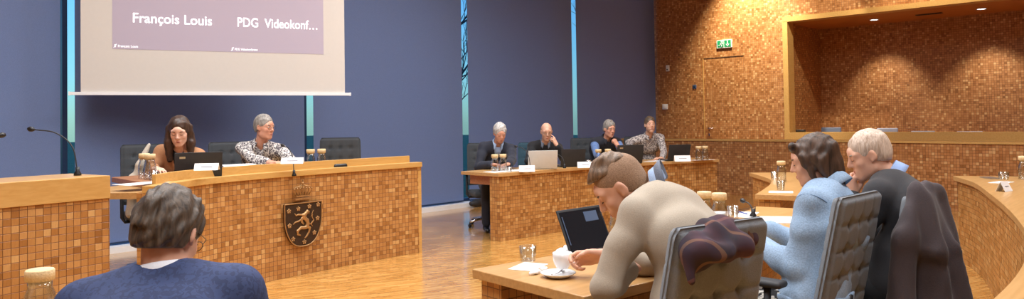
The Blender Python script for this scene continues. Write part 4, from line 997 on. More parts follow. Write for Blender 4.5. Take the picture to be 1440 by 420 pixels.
# ================================================================== CHAIRS
fab_grey = cloth('chair_grey_fabric', srgb(118, 125, 132), 260, .10, .9, .2); fab_black = cloth('chair_black_fabric', srgb(58, 62, 66), 260, .12, .9, .2)
def tuft(w0, w1, h, th, cols, rows, both=True, nx=48, nz=60):
    # quilted pad: grid front and back, pinched at buttons and seams ; local x across, y thickness (front +), z up from 0
    m = MB(); vs = []; fs = []
    def surf(x, z):      # x in -1..1, z in 0..1
        cx, cz = (x*.5+.5)*cols, z*rows
        fx, fz = abs(cx-round(cx)), abs(cz-round(cz))
        btn = math.exp(-((fx/.16)**2+(fz/.16)**2)) if 0 < round(cx) < cols and 0 < round(cz) < rows else 0
        seam = math.exp(-(fx/.07)**2)*(0 < round(cx) < cols)*.25 + math.exp(-(fz/.07)**2)*(0 < round(cz) < rows)*.25
        return -.022*btn-.014*seam
    for side in (1, -1):
        for i in range(nz+1):
            for j in range(nx+1):
                x, z = -1+2*j/nx, i/nz
                e = max(0, (abs(x)-.9)/.1); e2 = max(0, (abs(2*z-1)-.93)/.07); rim = math.sqrt(max(0, 1-min(1, e*e+e2*e2)))
                y = side*(th*.5*(.25+.75*rim)+surf(x, z)*(1 if (side == 1 or both) else .0)*rim)
                w = (w0+(w1-w0)*z)*.5; corner = max(0, z-.93)/.07
                vs.append((x*(w-.02*corner*corner*abs(x)), y - .03*math.sin(PI*z)*0 , z*h))
    n = (nx+1)*(nz+1)
    for sdx in (0, 1):
        for i in range(nz):
            for j in range(nx):
                a = sdx*n+i*(nx+1)+j; q = (a, a+1, a+nx+2, a+nx+1); fs.append(q if sdx == 1 else q[::-1])
    for i in range(nz):
        for j in (0, nx):
            a = i*(nx+1)+j; fs.append((a, a+nx+1, n+a+nx+1, n+a) if j == 0 else (n+a, n+a+nx+1, a+nx+1, a))
    for j in range(nx):
        for i in (0, nz):
            a = i*(nx+1)+j; fs.append((a, n+a, n+a+1, a+1) if i == 0 else (a, a+1, n+a+1, n+a))
    m.add(vs, fs, None, True); return m
def star_chair(label, x, y, facing, fab=None, seat=.50, back_h=.58, cols=4, rows=5, recline=.20, arms=True, width=.47, group=None, hi=True, back0=.06):
    fab = fab or fab_grey
    e = empty('conference_chair', (x, y, 0), math.atan2(-facing[0], facing[1]), label=label, cat='chair', group=group)
    bm = tuft(width, width*.93, back_h, .06, cols, rows, nx=48 if hi else 24, nz=60 if hi else 30)
    bm.xf(Matrix.Translation((0, -.20, seat+back0)) @ Matrix.Rotation(recline, 4, 'X')).build('backrest', fab, e)
    MB().rbox(0, .03, seat-.035, width+.02, .48, .08, .03).build('seat', fab, e)
    MB().tube([(0, -.05, seat-.06), (0, -.18, seat-.04), (0, -.245, seat+.05), (0, -.265, seat+.18)], [.02, .022, .022, .014], 8).build('back_bracket', M['black'], e)
    MB().rbox(0, 0, seat-.09, .18, .22, .04, .01).build('mechanism', M['black'], e)
    MB().lathe([(.035, .09), (.035, .12), (.028, .13), (.028, .26), (.018, .27), (.018, seat-.1)], 16).build('gas_column', M['black'], e)
    for k in range(5):
        a = 2*PI*k/5+.3; c, s = math.cos(a), math.sin(a)
        l = MB().tube([(.02*c, .02*s, .11), (.16*c, .16*s, .10), (.29*c, .29*s, .075)], [.022, .018, .013], 8).build('leg', M['chrome'], e)
        MB().lathe([(.001, -.012), (.026, -.012), (.028, -.008), (.028, .008), (.026, .012), (.001, .012)], 14, mat=Matrix.Translation((.29*c, .29*s, .028)) @ Matrix.Rotation(a+PI/2, 4, 'Z') @ Matrix.Rotation(PI/2, 4, 'X')).tube([(.29*c, .29*s, .03), (.29*c, .29*s, .075)], .009, 8).build('caster', M['black'], l)
    if arms:
        for sx in (-1, 1):
            ar = MB().tube([(sx*.12, -.02, seat-.08), (sx*.26, -.02, seat-.08), (sx*.285, -.02, seat-.04), (sx*.285, -.03, seat+.23)], .016, 10).build('armrest', M['softblack'], e)
            MB().rbox(sx*.285, .03, seat+.245, .085, .27, .03, .014).build('pad', M['softblack'], ar)
    return e
def chair_at(u, dep, facing, label, **k):
    p = atd(u, 400, dep); return star_chair(label, p.x, p.y, unit(facing[:2]), **k)
fm = dirn(-.57, .82); f9 = dirn(-.70, .71)
# chair of the young man: placed from its backrest corner
c = atd(1080, 303, 2.45); wv = V(fm[1], -fm[0]); wv = unit(wv); tc_ = V(c.x, c.y)-wv*.22; o_ = tc_+unit(fm[:2])*.33
star_chair('grey tufted chair behind the young man, with a plaid jacket over its back', o_[0], o_[1], unit(fm[:2]), seat=.44)
c = atd(1212, 272, 3.12); o_ = V(c.x, c.y)+unit(f9[:2])*.325
star_chair('grey tufted chair of the woman in the denim jacket', o_[0], o_[1], unit(f9[:2]), seat=.45, back_h=.57)
f10 = dirn(-.72, .69); c = atd(1308, 266, 3.36); o_ = V(c.x, c.y)+unit(f10[:2])*.32
star_chair('grey chair at right with a dark coat hung over its backrest', o_[0], o_[1], unit(f10[:2]), seat=.44, recline=.16, back_h=.55); CH10 = (o_, unit(f10[:2]))
kw = dict(fab=fab_black, hi=False, arms=True)
chair_at(218, 6.98, (0, -1), 'black chair of the woman in the camel blazer', seat=.60, recline=.1, **kw)
chair_at(344, 7.5, (.1, -1), 'black chair behind the man in the white floral shirt', seat=.60, recline=.1, width=.52, **kw)
chair_at(476, 7.75, dirn(.1, -1), 'empty black tufted chair at the right of the presidium desk', seat=.62, recline=.1, width=.47, **kw)
chair_at(688, 9.85, dirn(.3, -1), 'black chair on chrome star base under the silver-haired man in the dark suit', seat=.48, recline=.12, **kw)
fab_teal = cloth('chair_teal', srgb(44, 74, 88), 200, .1)
chair_at(757, 10.4, dirn(.1, -1), 'dark teal chair behind the balding man in the black sweater', fab=fab_teal, hi=False, seat=.46, recline=.1, width=.5)
chair_at(833, 11.0, dirn(.2, -1), 'black chair behind the man in the padded vest', seat=.5, recline=.1, width=.5, **kw)
chair_at(906, 11.45, dirn(.1, -1), 'black chair under the man in the leafy patterned shirt', seat=.5, recline=.1, **kw)
p = atd(215, 400, 1.66); star_chair('chair under the man in the navy checked suit', p.x, p.y, unit(dirn(-.18, 1)[:2]), seat=.46, back_h=.34, hi=False)
# ================================================================== DRAPED CLOTHES
def blob(name, label, cat, mat, strokes, h=.008, rip=.008, freq=30, seed=1, stretch=(1, 1, .3), cut=None):
    P = np.array([np.array(q) for st in strokes for q in st[:2]]); F = Field(P.min(0)-.12, P.max(0)+.12, h)
    for st in strokes: F.cap(st[0], st[1], st[2], st[3], .03, flat=st[4] if len(st) > 4 else None)
    F.ripple(rip, freq, seed, stretch); base = Vector((P[:, 0].mean(), P[:, 1].mean(), P[:, 2].min()))
    o = F.build(name, mat, None, None, 2)
    for v in o.data.vertices: v.co -= base
    o.location = base; return tag(o, label, cat)
def plaid_mat():
    m, nt, b = newmat('plaid_wool'); L = nt.links.new; tc = N(nt, 'ShaderNodeTexCoord'); prev = None
    base = N(nt, 'ShaderNodeTexNoise'); base.inputs['Scale'].default_value = 8; L(tc.outputs['Object'], base.inputs['Vector'])
    r = ramp(nt, [(.35, srgb(40, 32, 42)), (.65, srgb(78, 50, 62))]); L(base.outputs['Fac'], r.inputs['Fac']); cur = r.outputs['Color']
    for ax, col, sc, w in (((1, 1, 0), srgb(190, 140, 92), 7, .90), ((0, .6, 1), srgb(170, 110, 90), 6, .93), ((1, -1, .5), srgb(40, 40, 66), 9, .7)):
        mp = N(nt, 'ShaderNodeVectorMath', operation='DOT_PRODUCT'); mp.inputs[1].default_value = ax; L(tc.outputs['Object'], mp.inputs[0])
        ml = N(nt, 'ShaderNodeMath', operation='MULTIPLY'); ml.inputs[1].default_value = sc; L(mp.outputs['Value'], ml.inputs[0])
        fr = N(nt, 'ShaderNodeMath', operation='FRACT'); L(ml.outputs[0], fr.inputs[0]); gt = N(nt, 'ShaderNodeMath', operation='GREATER_THAN'); gt.inputs[1].default_value = w; L(fr.outputs[0], gt.inputs[0])
        s5 = N(nt, 'ShaderNodeMath', operation='MULTIPLY'); s5.inputs[1].default_value = .2; L(gt.outputs[0], s5.inputs[0])
        mx = N(nt, 'ShaderNodeMix', data_type='RGBA'); L(s5.outputs[0], mx.inputs[0]); L(cur, mx.inputs[6]); mx.inputs[7].default_value = (*col, 1); cur = mx.outputs[2]
    L(cur, b.inputs['Base Color']); b.inputs['Roughness'].default_value = .9; return m
D1 = 2.32
A_ = lambda u, v, d=D1: np.array(atd(u, v, d))
blob('plaid_jacket', 'dark maroon plaid jacket thrown over the back of the young man\'s chair', 'jacket', plaid_mat(),
     [(A_(1000, 330), A_(1040, 322, 2.4), .045, .035), (A_(985, 350, 2.25), A_(1045, 345, 2.3), .05, .035), (A_(975, 352, 2.2), A_(1010, 322, 2.35), .045, .04), (A_(966, 358, 2.18), A_(972, 395, 2.16), .022, .016),
      (A_(1012, 318, 2.42), A_(1050, 335, 2.42), .035, .03), (A_(975, 362, 2.2), A_(1020, 356, 2.22), .03, .03)], .006, .007, 42, 3, (1, 1, .6))
coat = cloth('coat_dark_taupe', srgb(62, 54, 58), 200, .1)
nb = -CH10[1]; n3 = (nb[0], nb[1], 0)
blob('coat', 'long dark taupe coat hanging over the rightmost grey chair', 'coat', coat,
     [(A_(1287, 272, 3.2), A_(1271, 340, 3.14), .035, .055), (A_(1313, 276, 3.3), A_(1331, 345, 3.24), .04, .06), (A_(1301, 272, 3.28), A_(1325, 345, 3.2), .035, .06), (A_(1273, 335, 3.14), A_(1267, 490, 3.08), .055, .06), (A_(1325, 340, 3.2), A_(1363, 490, 3.16), .06, .07),
      (A_(1299, 300, 3.22), A_(1315, 490, 3.12), .06, .09), (A_(1291, 268, 3.24), A_(1309, 270, 3.28), .03, .034), (A_(1300, 282, 3.2), A_(1301, 350, 3.15), .05, .075)], .009, .013, 34, 8, (1, 1, .10))
blob('cream_coat', 'cream coat hanging over the left side of the camel blazer woman\'s chair', 'coat', cloth('cream_wool', srgb(206, 196, 180), 120, .1),
     [(A_(210, 203, 6.85), A_(196, 232, 6.8), .018, .03), (A_(196, 232, 6.8), A_(188, 275, 6.8), .035, .05), (A_(188, 250, 6.8), A_(184, 300, 6.8), .04, .04)], .009, .006, 22, 5, (1, 1, .2))
# ================================================================== CARAFES, GLASSES, PAPER, MICROPHONES, LAPTOPS
def carafe(label, p, h=.21, group='corked water carafes'):
    e = empty('water_carafe', p, label=label, cat='carafe', group=group); q = h/.21
    MB().lathe([(.001, .002), (.044, .002), (.047, .008), (.047, .105*q), (.044, .125*q), (.036, .145*q), (.036, .168*q), (.0335, .168*q), (.0335, .145*q), (.0415, .122*q), (.044, .10*q), (.044, .012), (.001, .010)], 24, caps=False).build('glass_body', M['glasscl'], e)
    if False: MB().lathe([(.0005, .0105), (.0438, .0125), (.0438, .095*q), (.0005, .095*q)], 24, caps=False).build('water', M['water'], e)
    MB().lathe([(.032, .160*q), (.032, .170*q), (.043, .171*q), (.043, h-.004), (.040, h)], 24).build('cork_lid', M['cork'], e); return e
def tumbler(label, p, h=.085, r=.036, group='drinking glasses'):
    return tag(MB().lathe([(.001, .001), (r*.86, .001), (r*.9, .006), (r, h), (r-.003, h), (r*.86-.002, .012), (.001, .011)], 24, caps=False).build('tumbler', M['glasscl'], loc=p), label, 'glass', group)
def name_card(label, u, v, dep, w=.2, h=.075, facing=None, z=None):
    p = atd(u, v, dep); zz = z if z is not None else p.z; f = unit((facing or dirn(0, -1))[:2])
    e = empty('name_card', (p.x, p.y, zz+.001), math.atan2(f[0], -f[1]), label=label, cat='name card', group='folded white name cards')
    m = MB(); t = .0015
    for s in (-1, 1): m.add([(-w/2, s*.035, 0), (w/2, s*.035, 0), (w/2, 0, h), (-w/2, 0, h), (-w/2, s*(.035-t), 0), (w/2, s*(.035-t), 0), (w/2, 0, h-t*2), (-w/2, 0, h-t*2)], [(0, 1, 2, 3), (7, 6, 5, 4), (0, 4, 5, 1), (1, 5, 6, 2), (3, 7, 4, 0)])
    m.build('card', M['paper'], e)
    k = Matrix.Translation((0, -.0185, h*.5)) @ Matrix.Rotation(math.atan2(h, .035), 4, 'X')
    MB().box(-w*.22, w*.25, -.004, .004, -.0005, .0008).xf(k).build('printed_line', simple('print_grey', srgb(150, 150, 155), .7), e); return e
def gooseneck(label, base, tip, bend=.5, lean=None, group='gooseneck microphones'):
    base, tip = Vector(base), Vector(tip); e = empty('microphone', base, label=label, cat='microphone', group=group); d = tip-base
    m1 = Vector((d.x*.12, d.y*.12, d.z*.62)); m2 = Vector((d.x*.5, d.y*.5, d.z*.92))
    pts = catmull([(0, 0, .02), m1, m2, d], 8)
    MB().lathe([(.022, 0), (.022, .012), (.012, .03), (.012, .055)], 16).build('base', M['black'], e)
    MB().tube(pts, .0042, 8).build('gooseneck', M['softblack'], e)
    t = (pts[-1]-pts[-2]).normalized(); MB().tube([pts[-1]-t*.005, pts[-1]+t*.012, pts[-1]+t*.03, pts[-1]+t*.045], [.006, .015, .017, .009], 12).build('head', M['black'], e); return e
silver = simple('silver_lid', srgb(200, 202, 200), .4, 0, .02); keym = simple('keys', srgb(150, 152, 156), .5)
def laptop(label, p, facing, w=.34, d=.235, ang=1.85, lid=None, base=None, disp=None, display=False, logo=False):
    # facing = where the screen looks (towards its user); origin on the hinge line
    f = unit(facing[:2]); e = empty('laptop', p, math.atan2(f[0], -f[1]), label=label, cat='laptop')     # local -y = towards the user
    lid = lid or M['softblack']; base = base or M['softblack']
    b = MB().rbox(0, -d/2, .009, w, d, .016, .006).build('base', base, e)
    ky = MB()
    for r in range(5):
        for c in range(13): ky.box(-w*.44+c*w*.068, -w*.44+c*w*.068+w*.056, -.045-r*.019, -.030-r*.019, .017, .0195)
    ko = ky.build('keyboard', base if base is silver else keym, b); ko['kind'] = 'stuff'
    MB().box(-.05, .05, -d+.015, -d+.07, .0172, .0182).build('touchpad', keym, b)
    lm = Matrix.Translation((0, 0, .014)) @ Matrix.Rotation(-(ang-PI/2), 4, 'X')
    lo = MB().rbox(0, .004, d/2, w, .007, d, .003).xf(lm).build('lid', lid, e)
    scr_ = MB().box(-w/2+.012, w/2-.012, -.0012, .0003, .014, d-.012).xf(lm).build('display', disp or M['black'], lo)
    if logo: MB().box(w*.28, w*.40, .0076, .0082, d*.80, d*.87).xf(lm).build('logo', M['alu'], lo)
    return e, lo, lm
W = .93
carafe('corked carafe on the brown desk wing, the left one', atz(203, 258, W+.046) if False else aty(203, 256, 6.42).xy.to_3d()+Vector((0, 0, W+.045)))
carafe('corked carafe on the brown desk wing, the right one next to the blazer sleeve', aty(211, 256, 6.25).xy.to_3d()+Vector((0, 0, W+.045)))
def onz(u, dep, z): p = atd(u, 300, dep); return Vector((p.x, p.y, z))
carafe('corked carafe beside the blue window slit, left of the pair on the presidium desk', onz(437.5, 7.55, W), .22); carafe('corked carafe nearest the empty chair on the presidium desk', onz(453, 7.6, W), .22)
Z2 = .80
carafe('corked carafe in front of the silver-haired man, the left one', onz(697, 8.85, Z2)); carafe('corked carafe in front of the silver-haired man, the right one', onz(708.5, 8.9, Z2))
carafe('corked carafe left of the dark laptop, in front of the padded vest', onz(843, 9.95, Z2)); carafe('corked carafe nearest the large dark laptop with a small logo', onz(856.5, 10.0, Z2))
carafe('corked carafe at the right end of the curved desk, the left of two', onz(984.5, 10.5, Z2)); carafe('corked carafe at the very right end of the curved desk', onz(993.5, 10.55, Z2))
carafe('corked carafe right of the beige sweater, partly hidden behind it', onz(991, 4.42, .75)); carafe('corked carafe on the near desk above the plaid jacket', onz(1012, 4.32, .75))
carafe('corked carafe alone on the curved empty desk', atz(1099, 255, .75)); carafe('carafe standing behind the young man\'s open laptop', onz(868, 3.75, .75))
carafe('corked carafe cut by the right edge of the photo', onz(1442, 6.6, .81)); carafe('corked carafe rising at the lower left corner', onz(56, 2.40, .75), .19)
tumbler('small tumbler beside the carafe on the curved empty desk', atz(1098, 267, .75)); tumbler('second small tumbler left of the carafe on the curved empty desk', atz(1089, 252, .75))
tumbler('upturned tumbler at the left end of the near desk', atz(742.5, 366.5, .75), .07, .040); tumbler('tumbler on the near desk right of the two carafes', onz(1031, 4.72, .75)); tumbler('tumbler at the silver-haired man\'s hands', onz(717, 8.75, Z2), .06)
tumbler('tumbler between the dark laptop and the padded vest', onz(829, 9.55, Z2)); tumbler('round tumbler on the desk at the right edge of the photo', atz(1411.5, 252, .81), .07, .045)
tumbler('tumbler beside the carafes on the brown desk wing', aty(216, 256, 6.1).xy.to_3d()+Vector((0, 0, W+.045)), .08)
def sheet(name, label, cat, u, v, z, w, d, rz, th=.003, mat=None, group=None):
    p = atz(u, v, z); return tag(MB().box(-w/2, w/2, -d/2, d/2, 0, th).build(name, mat or M['paper'], loc=(p.x, p.y, z+.0005), rot=(0, 0, rz)), label, cat, group)
sheet('paper', 'stack of white paper in front of the woman in the denim jacket', 'paper', 1094, 310, .75, .30, .22, .6, .008)
sheet('napkin', 'white napkin at the left end of the near desk', 'napkin', 743, 375, .75, .17, .12, .3, .002)
sheet('paper', 'white sheets under the carafes before the silver-haired man', 'paper', 712, 240.5, Z2, .55, .22, -.1); sheet('coaster', 'white paper under the carafe on the curved empty desk', 'paper', 1098, 270, .75, .16, .2, .4)
sheet('paper', 'white sheet under the carafes on the brown desk wing', 'paper', 200, 258, W+.045, .34, .22, .2); sheet('paper', 'white sheet beside the tumbler at the right edge desk', 'paper', 1408, 256.5, .81, .22, .12, -.2)
sheet('notepad', 'bluish notepad lying on the right edge desk', 'notepad', 1393, 250.5, .81, .2, .10, .6, .008, M['alu'])
sheet('paper', 'white sheet in front of the man in the leafy shirt', 'paper', 928, 226, Z2, .5, .16, -.25); sheet('paper', 'white sheet under the two carafes at the right end of the curved desk', 'paper', 988, 224.8, Z2, .35, .14, -.4)
sheet('paper', 'crumpled white paper left of the tumbler on the near desk behind the plaid jacket', 'paper', 1016, 301, .75, .14, .12, .5, .012); sheet('paper', 'white paper on the near desk right of the tumbler', 'paper', 1050, 302, .75, .3, .12, .3)
# tablet folder in front of the man in the floral shirt
e = empty('folder', onz(350, 6.78, W), -.15, label='flat dark blue folder with white papers in front of the floral shirt', cat='folder')
MB().rbox(0, 0, .012, .52, .26, .022, .006).xf(Matrix.Translation((0, 0, .06)) @ Matrix.Rotation(.25, 4, 'X')).build('cover', simple('folder_blue', srgb(46, 58, 96), .4), e)
MB().box(-.21, .22, -.11, .11, .0235, .030).xf(Matrix.Translation((0, 0, .06)) @ Matrix.Rotation(.25, 4, 'X')).build('papers', M['paper'], e); MB().box(-.2, .2, .04, .10, 0, .08).build('stand', M['black'], e)
e = empty('conference_unit', onz(476, 7.3, W), label='low black conference unit on the presidium desk before the empty chair', cat='device')
MB().rbox(0, 0, .04, .16, .12, .08, .02).build('housing', M['black'], e); MB().rbox(0, 0, .085, .08, .05, .012, .005).build('speaker_grille', M['softblack'], e)
# name cards
name_card('white name card on the desk rail below the black laptop', 291, 246.5, 5.86, .185, .055, dirn(.15, -1), z=1.05); name_card('white name card on the desk rail before the floral shirt', 411.5, 236.5, 6.66, .20, .055, dirn(.1, -1), z=1.05)
name_card('white name card before the silver laptop', 741, 240.5, 8.75, .19, .075, None, Z2); name_card('white name card between the dark laptop and the padded vest', 823, 235, 9.35, .2, .075, None, Z2)
name_card('white name card partly hidden by the young man\'s head', 878, 231, 9.9, .2, .075, None, Z2); name_card('white name card at the right part of the curved desk', 959.5, 227, 10.4, .23, .085, None, Z2)
name_card('white name card on the desk at the right edge of the photo', 1412, 268, 5.6, .13, .075, dirn(.55, -.8), .81)
# microphones
gooseneck('gooseneck microphone rising from the lectern', (1.475, 5.24, 1.10), atd(48, 182, 4.72)); gooseneck('gooseneck microphone at the very left edge of the photo', onz(-62, 4.35, 1.10), atd(-4, 191, 4.5))
gooseneck('gooseneck microphone before the man in the floral shirt', onz(414, 6.75, W), atd(399, 205, 6.9)); gooseneck('gooseneck microphone before the silver-haired man', onz(747, 8.85, Z2), atd(727, 206, 9.1))
gooseneck('thin gooseneck microphone on the near desk beyond the plaid jacket', onz(1059, 4.8, .75), atd(1047, 283, 4.9)); gooseneck('gooseneck microphone behind the silver laptop', onz(795, 9.3, Z2), atd(780, 216, 9.5))
# laptops
laptop('black laptop with a small silver logo before the woman in the camel blazer', onz(279, 6.12, W), (.30, .95), w=.37, d=.255, ang=1.85, logo=True)
laptop('silver laptop with its lid towards the camera on the curved desk', onz(764, 9.12, Z2), dirn(-.1, 1), w=.37, lid=silver, base=silver)
laptop('dark laptop between the silver laptop and the padded vest', onz(806, 9.5, Z2), dirn(-.25, 1), w=.33)
laptop('large dark laptop with a small logo before the padded vest', onz(886, 10.0, Z2), dirn(-.2, 1), w=.38, d=.26, logo=True)
laptop('dark laptop before the man in the leafy shirt', onz(955, 10.55, Z2), dirn(-.35, 1), w=.36)
p0, p1 = atz(806, 362, .755), atz(861, 350, .755); hd_ = unit((p1-p0).xy); usr = V(hd_[1], -hd_[0])
dm, dnt, db = newmat('lit_display'); db.inputs['Base Color'].default_value = (.01, .01, .012, 1); db.inputs['Emission Color'].default_value = (.03, .035, .05, 1); db.inputs['Emission Strength'].default_value = .15; db.inputs['Roughness'].default_value = .2; db.inputs['Specular IOR Level'].default_value = .15
e, lo, lm = laptop('open black laptop in front of the young man in the beige sweater', ((p0.x+p1.x)/2, (p0.y+p1.y)/2, .75), usr, w=.33, d=.225, ang=1.98, disp=dm)
em, _, eb2 = newmat('display_window'); eb2.inputs['Base Color'].default_value = (.02, .03, .05, 1); eb2.inputs['Emission Color'].default_value = (*srgb(96, 116, 150), 1); eb2.inputs['Emission Strength'].default_value = .5
MB().box(.02, .12, -.0022, -.0014, .15, .20).xf(lm).build('window_pane', em, lo); MB().box(-.145, -.14, -.0022, -.0014, .05, .19).xf(lm).build('icon_row', em, lo)
# cup, saucer, sachets
pc = atd(791, 366, 3.07)
e = empty('coffee_cup', (pc.x, pc.y, pc.z-.032), math.atan2(-.726, .687), label='white coffee cup held by the young man', cat='cup')
por = simple('porcelain', srgb(238, 240, 242), .15, noise=.01, coat=.5)
MB().lathe([(.001, .0), (.024, .0), (.026, .004), (.036, .02), (.041, .045), (.042, .066), (.0395, .066), (.038, .045), (.033, .021), (.001, .008)], 32, caps=False).build('bowl', por, e)
MB().tube(catmull([(.038, 0, .052), (.058, 0, .055), (.064, 0, .038), (.054, 0, .022), (.036, 0, .022)], 6), .0045, 8).build('handle', por, e)
p = atz(785, 389, .75); e = empty('saucer', p, label='white saucer at the young man\'s left on the near desk', cat='saucer')
MB().lathe([(.001, .003), (.04, .003), (.044, .0), (.048, .003), (.074, .018), (.075, .020), (.073, .021), (.046, .008), (.03, .007), (.001, .007)], 40, caps=False).build('plate', por, e)
sp = MB().tube([(-.05, .0, .014), (.02, .012, .014), (.045, .016, .018)], [.003, .002, .004], 6).sphere((.05, .017, .018), .009, 8, 6, (1.3, 1, .3)).build('teaspoon', M['chrome'])
sp.location = p; tag(sp, 'chrome teaspoon lying in the white saucer', 'spoon')
for k, (u, v) in enumerate(((757, 384), (765, 380), (751, 386))):
    q = atz(u, v, .75); F = Field((-.04, -.04, -.01), (.04, .04, .04), .003); F.ell((0, 0, .008), (.02+.003*k, .014, .009), None, 0); F.ripple(.003, 190, k+3)
    o = F.build('sugar_wrapper', simple('foil_white_%d' % k, srgb(228, 222, 218), .3, .2), None); o.location = q; tag(o, ['crumpled sugar wrapper beside the saucer, the middle one', 'crumpled sugar wrapper nearest the coffee cup', 'crumpled sugar wrapper nearest the near desk edge'][k], 'wrapper', 'crumpled sugar wrappers')
F = Field((-.09, -.07, -.01), (.09, .07, .07), .004); F.cap((-.05, 0, .015), (.05, .01, .02), .018, .025, .01); F.cap((-.03, .02, .03), (.03, .02, .03), .012, .02, .01); F.ripple(.005, 80, 9)
o = F.build('crumpled_napkin', M['paper'], None); o.location = atz(795, 360, .75)+Vector((0, 0, .0)); tag(o, 'crumpled white napkin behind the coffee cup', 'napkin')
# eyeglasses and pen on the near desk
q = atz(1062, 298, .75); e = empty('eyeglasses', q, .4, label='pair of eyeglasses lying on the near desk', cat='eyeglasses'); gm_ = MB()
for sx in (-1, 1):
    MB().tube([(sx*.034+.024*math.cos(a), 0, .02+.018*math.sin(a)) for a in [2*PI*k/14 for k in range(15)]], .0016, 6, False).build('rim', M['black'], e); MB().tube([(sx*.06, 0, .03), (sx*.06, .12, .004)], .0018, 6).build('temple', M['black'], e)
q = atz(1044, 300, .75); tag(MB().tube([(-.07, 0, .006), (.06, 0, .006), (.075, 0, .006)], [.005, .005, .001], 8).build('pen', simple('pen_blue', srgb(60, 80, 150), .3), loc=q, rot=(0, 0, .9)), 'blue pen lying beside the eyeglasses', 'pen')
# bag on the floor by the window sill
blob('bag', 'black bag lying on the floor by the window sill behind the curved desk', 'bag', M['softblack'], [(np.array(atz(664, 292, 0))+V(0, 0, .07), np.array(atz(690, 288, 0))+V(0, 0, .08), .055, .075)], .012, .008, 20, 2)
# ================================================================== COAT OF ARMS
bronze = simple('bronze_relief', srgb(176, 138, 92), .38, .55, .12, 60); dark = simple('dark_bronze', srgb(62, 46, 34), .5, .4, .15, 60)
cx, cz = 3.605, .475; fy = 6.155
fa, fb = offset(mf, .02), None
EM = Matrix(((1, 0, 0, cx), (0, 0, 1, 0), (0, 1, 0, 0), (0, 0, 0, 1)))
# local: x right, y up, z = out of the wall (towards -Y)
ang = math.atan2(.05, .65)
EM = Matrix.Translation((cx, 6.142, 0)) @ Matrix.Rotation(ang, 4, 'Z') @ Matrix(((1, 0, 0, 0), (0, 0, -1, 0), (0, 1, 0, 0), (0, 0, 0, 1)))
emb = empty('coat_of_arms', (cx, 6.142, .28), label='bronze coat of arms with crown, rampant lion and nine flowers on the presidium desk front', cat='emblem')
def outline(w):
    pts = [(-.205*w, .675), (.205*w, .675)]
    for k in range(1, 14): a = PI/2*k/14; pts.append((.205*w*math.cos(a)**.75, .675-.14-.265*w*math.sin(a)**1.15 if k else 0))
    pts.append((0, .675-.14-.265*w)); q = pts[2:-1]
    return pts + [(-x, y) for x, y in reversed(q)]
def plate(poly, z0, z1):
    n = len(poly); m = MB(); m.add([(x, y, z0) for x, y in poly]+[(x, y, z1) for x, y in poly], [tuple(range(n, 2*n)), tuple(reversed(range(n)))]+[(i, (i+1) % n, n+(i+1) % n, n+i) for i in range(n)]); return m
o = plate(outline(1.0), .004, .022).xf(EM).build('shield', dark, emb, world=True)
rim = outline(.985); MB().tube([(x, y, .024) for x, y in rim+[rim[0]]], .0055, 6, False).xf(EM).build('shield_rim', bronze, emb, world=True)
# crown
cr = MB().box(-.085, .085, .705, .722, .004, .026).box(-.078, .078, .732, .745, .004, .024)
for k, x in enumerate((-.085, -.058, -.03, 0, .03, .058, .085)):
    t = 1-abs(x)/.1; cr.tube([(x*.85, .745, .014), (x*1.12, .79, .018), (x*1.05, .818+.02*t, .016), (x*.3, .832+.012*t, .014)], .0058, 6); cr.sphere((x*1.12, .805+.01*t, .022), .008, 8, 6)
cr.sphere((0, .858, .016), .014, 10, 8).box(-.004, .004, .866, .892, .010, .020).box(-.012, .012, .875, .883, .010, .020)
cr.xf(EM).build('crown', bronze, emb, world=True)
def px(x, y): return ((x-160)/95*.205, .675-(y-150)/220*.405)      # traced proportions of the relief
for (fx_, fy_) in ((87, 184), (134, 177), (190, 171), (236, 167), (90, 257), (232, 237), (107, 326), (215, 308), (163, 348)):
    a, b = px(fx_, fy_); f = MB().sphere((a, b, .025), .006, 8, 6)
    for k in range(5): t = PI/2+2*PI*k/5; f.sphere((a+.0145*math.cos(t), b+.0145*math.sin(t), .024), .0088, 8, 6, (1, 1, .6))
    f.xf(EM).build('flower', bronze, emb, world=True)
F = Field((-.17, .30, .0), (.17, .66, .06), .0038)
def ls(pts, r0, r1):
    for i in range(len(pts)-1):
        a, b = px(*pts[i]), px(*pts[i+1]); t = i/max(1, len(pts)-1); t2 = (i+1)/max(1, len(pts)-1)
        F.cap((a[0], a[1], .022), (b[0], b[1], .022), r0+(r1-r0)*t, r0+(r1-r0)*t2, .004)
ls([(178, 196), (170, 205), (160, 215)], .017, .020)                       # head and mane
ls([(178, 190), (188, 197), (186, 206)], .008, .007); ls([(160, 212), (165, 228), (176, 240), (180, 258), (174, 275)], .021, .019)   # back
ls([(160, 218), (150, 232), (134, 240), (118, 243), (108, 252)], .012, .006); ls([(150, 210), (134, 206), (122, 210), (116, 200)], .011, .006)  # forelegs
ls([(150, 228), (150, 244), (158, 256)], .014, .010)
ls([(176, 272), (190, 280), (186, 300), (176, 318), (166, 328)], .016, .007); ls([(166, 276), (146, 274), (128, 288), (130, 304), (142, 312)], .018, .009) # hind legs
ls([(186, 262), (200, 258), (212, 244), (204, 228), (202, 210), (210, 194)], .006, .006); ls([(204, 214), (196, 226)], .008, .004); ls([(206, 250), (196, 262), (206, 274)], .008, .005)
F.plane((0, 0, .0225), (0, 0, -1)); F.build('lion', bronze, emb, np.array(Matrix.Translation(-emb.location) @ EM), 0)

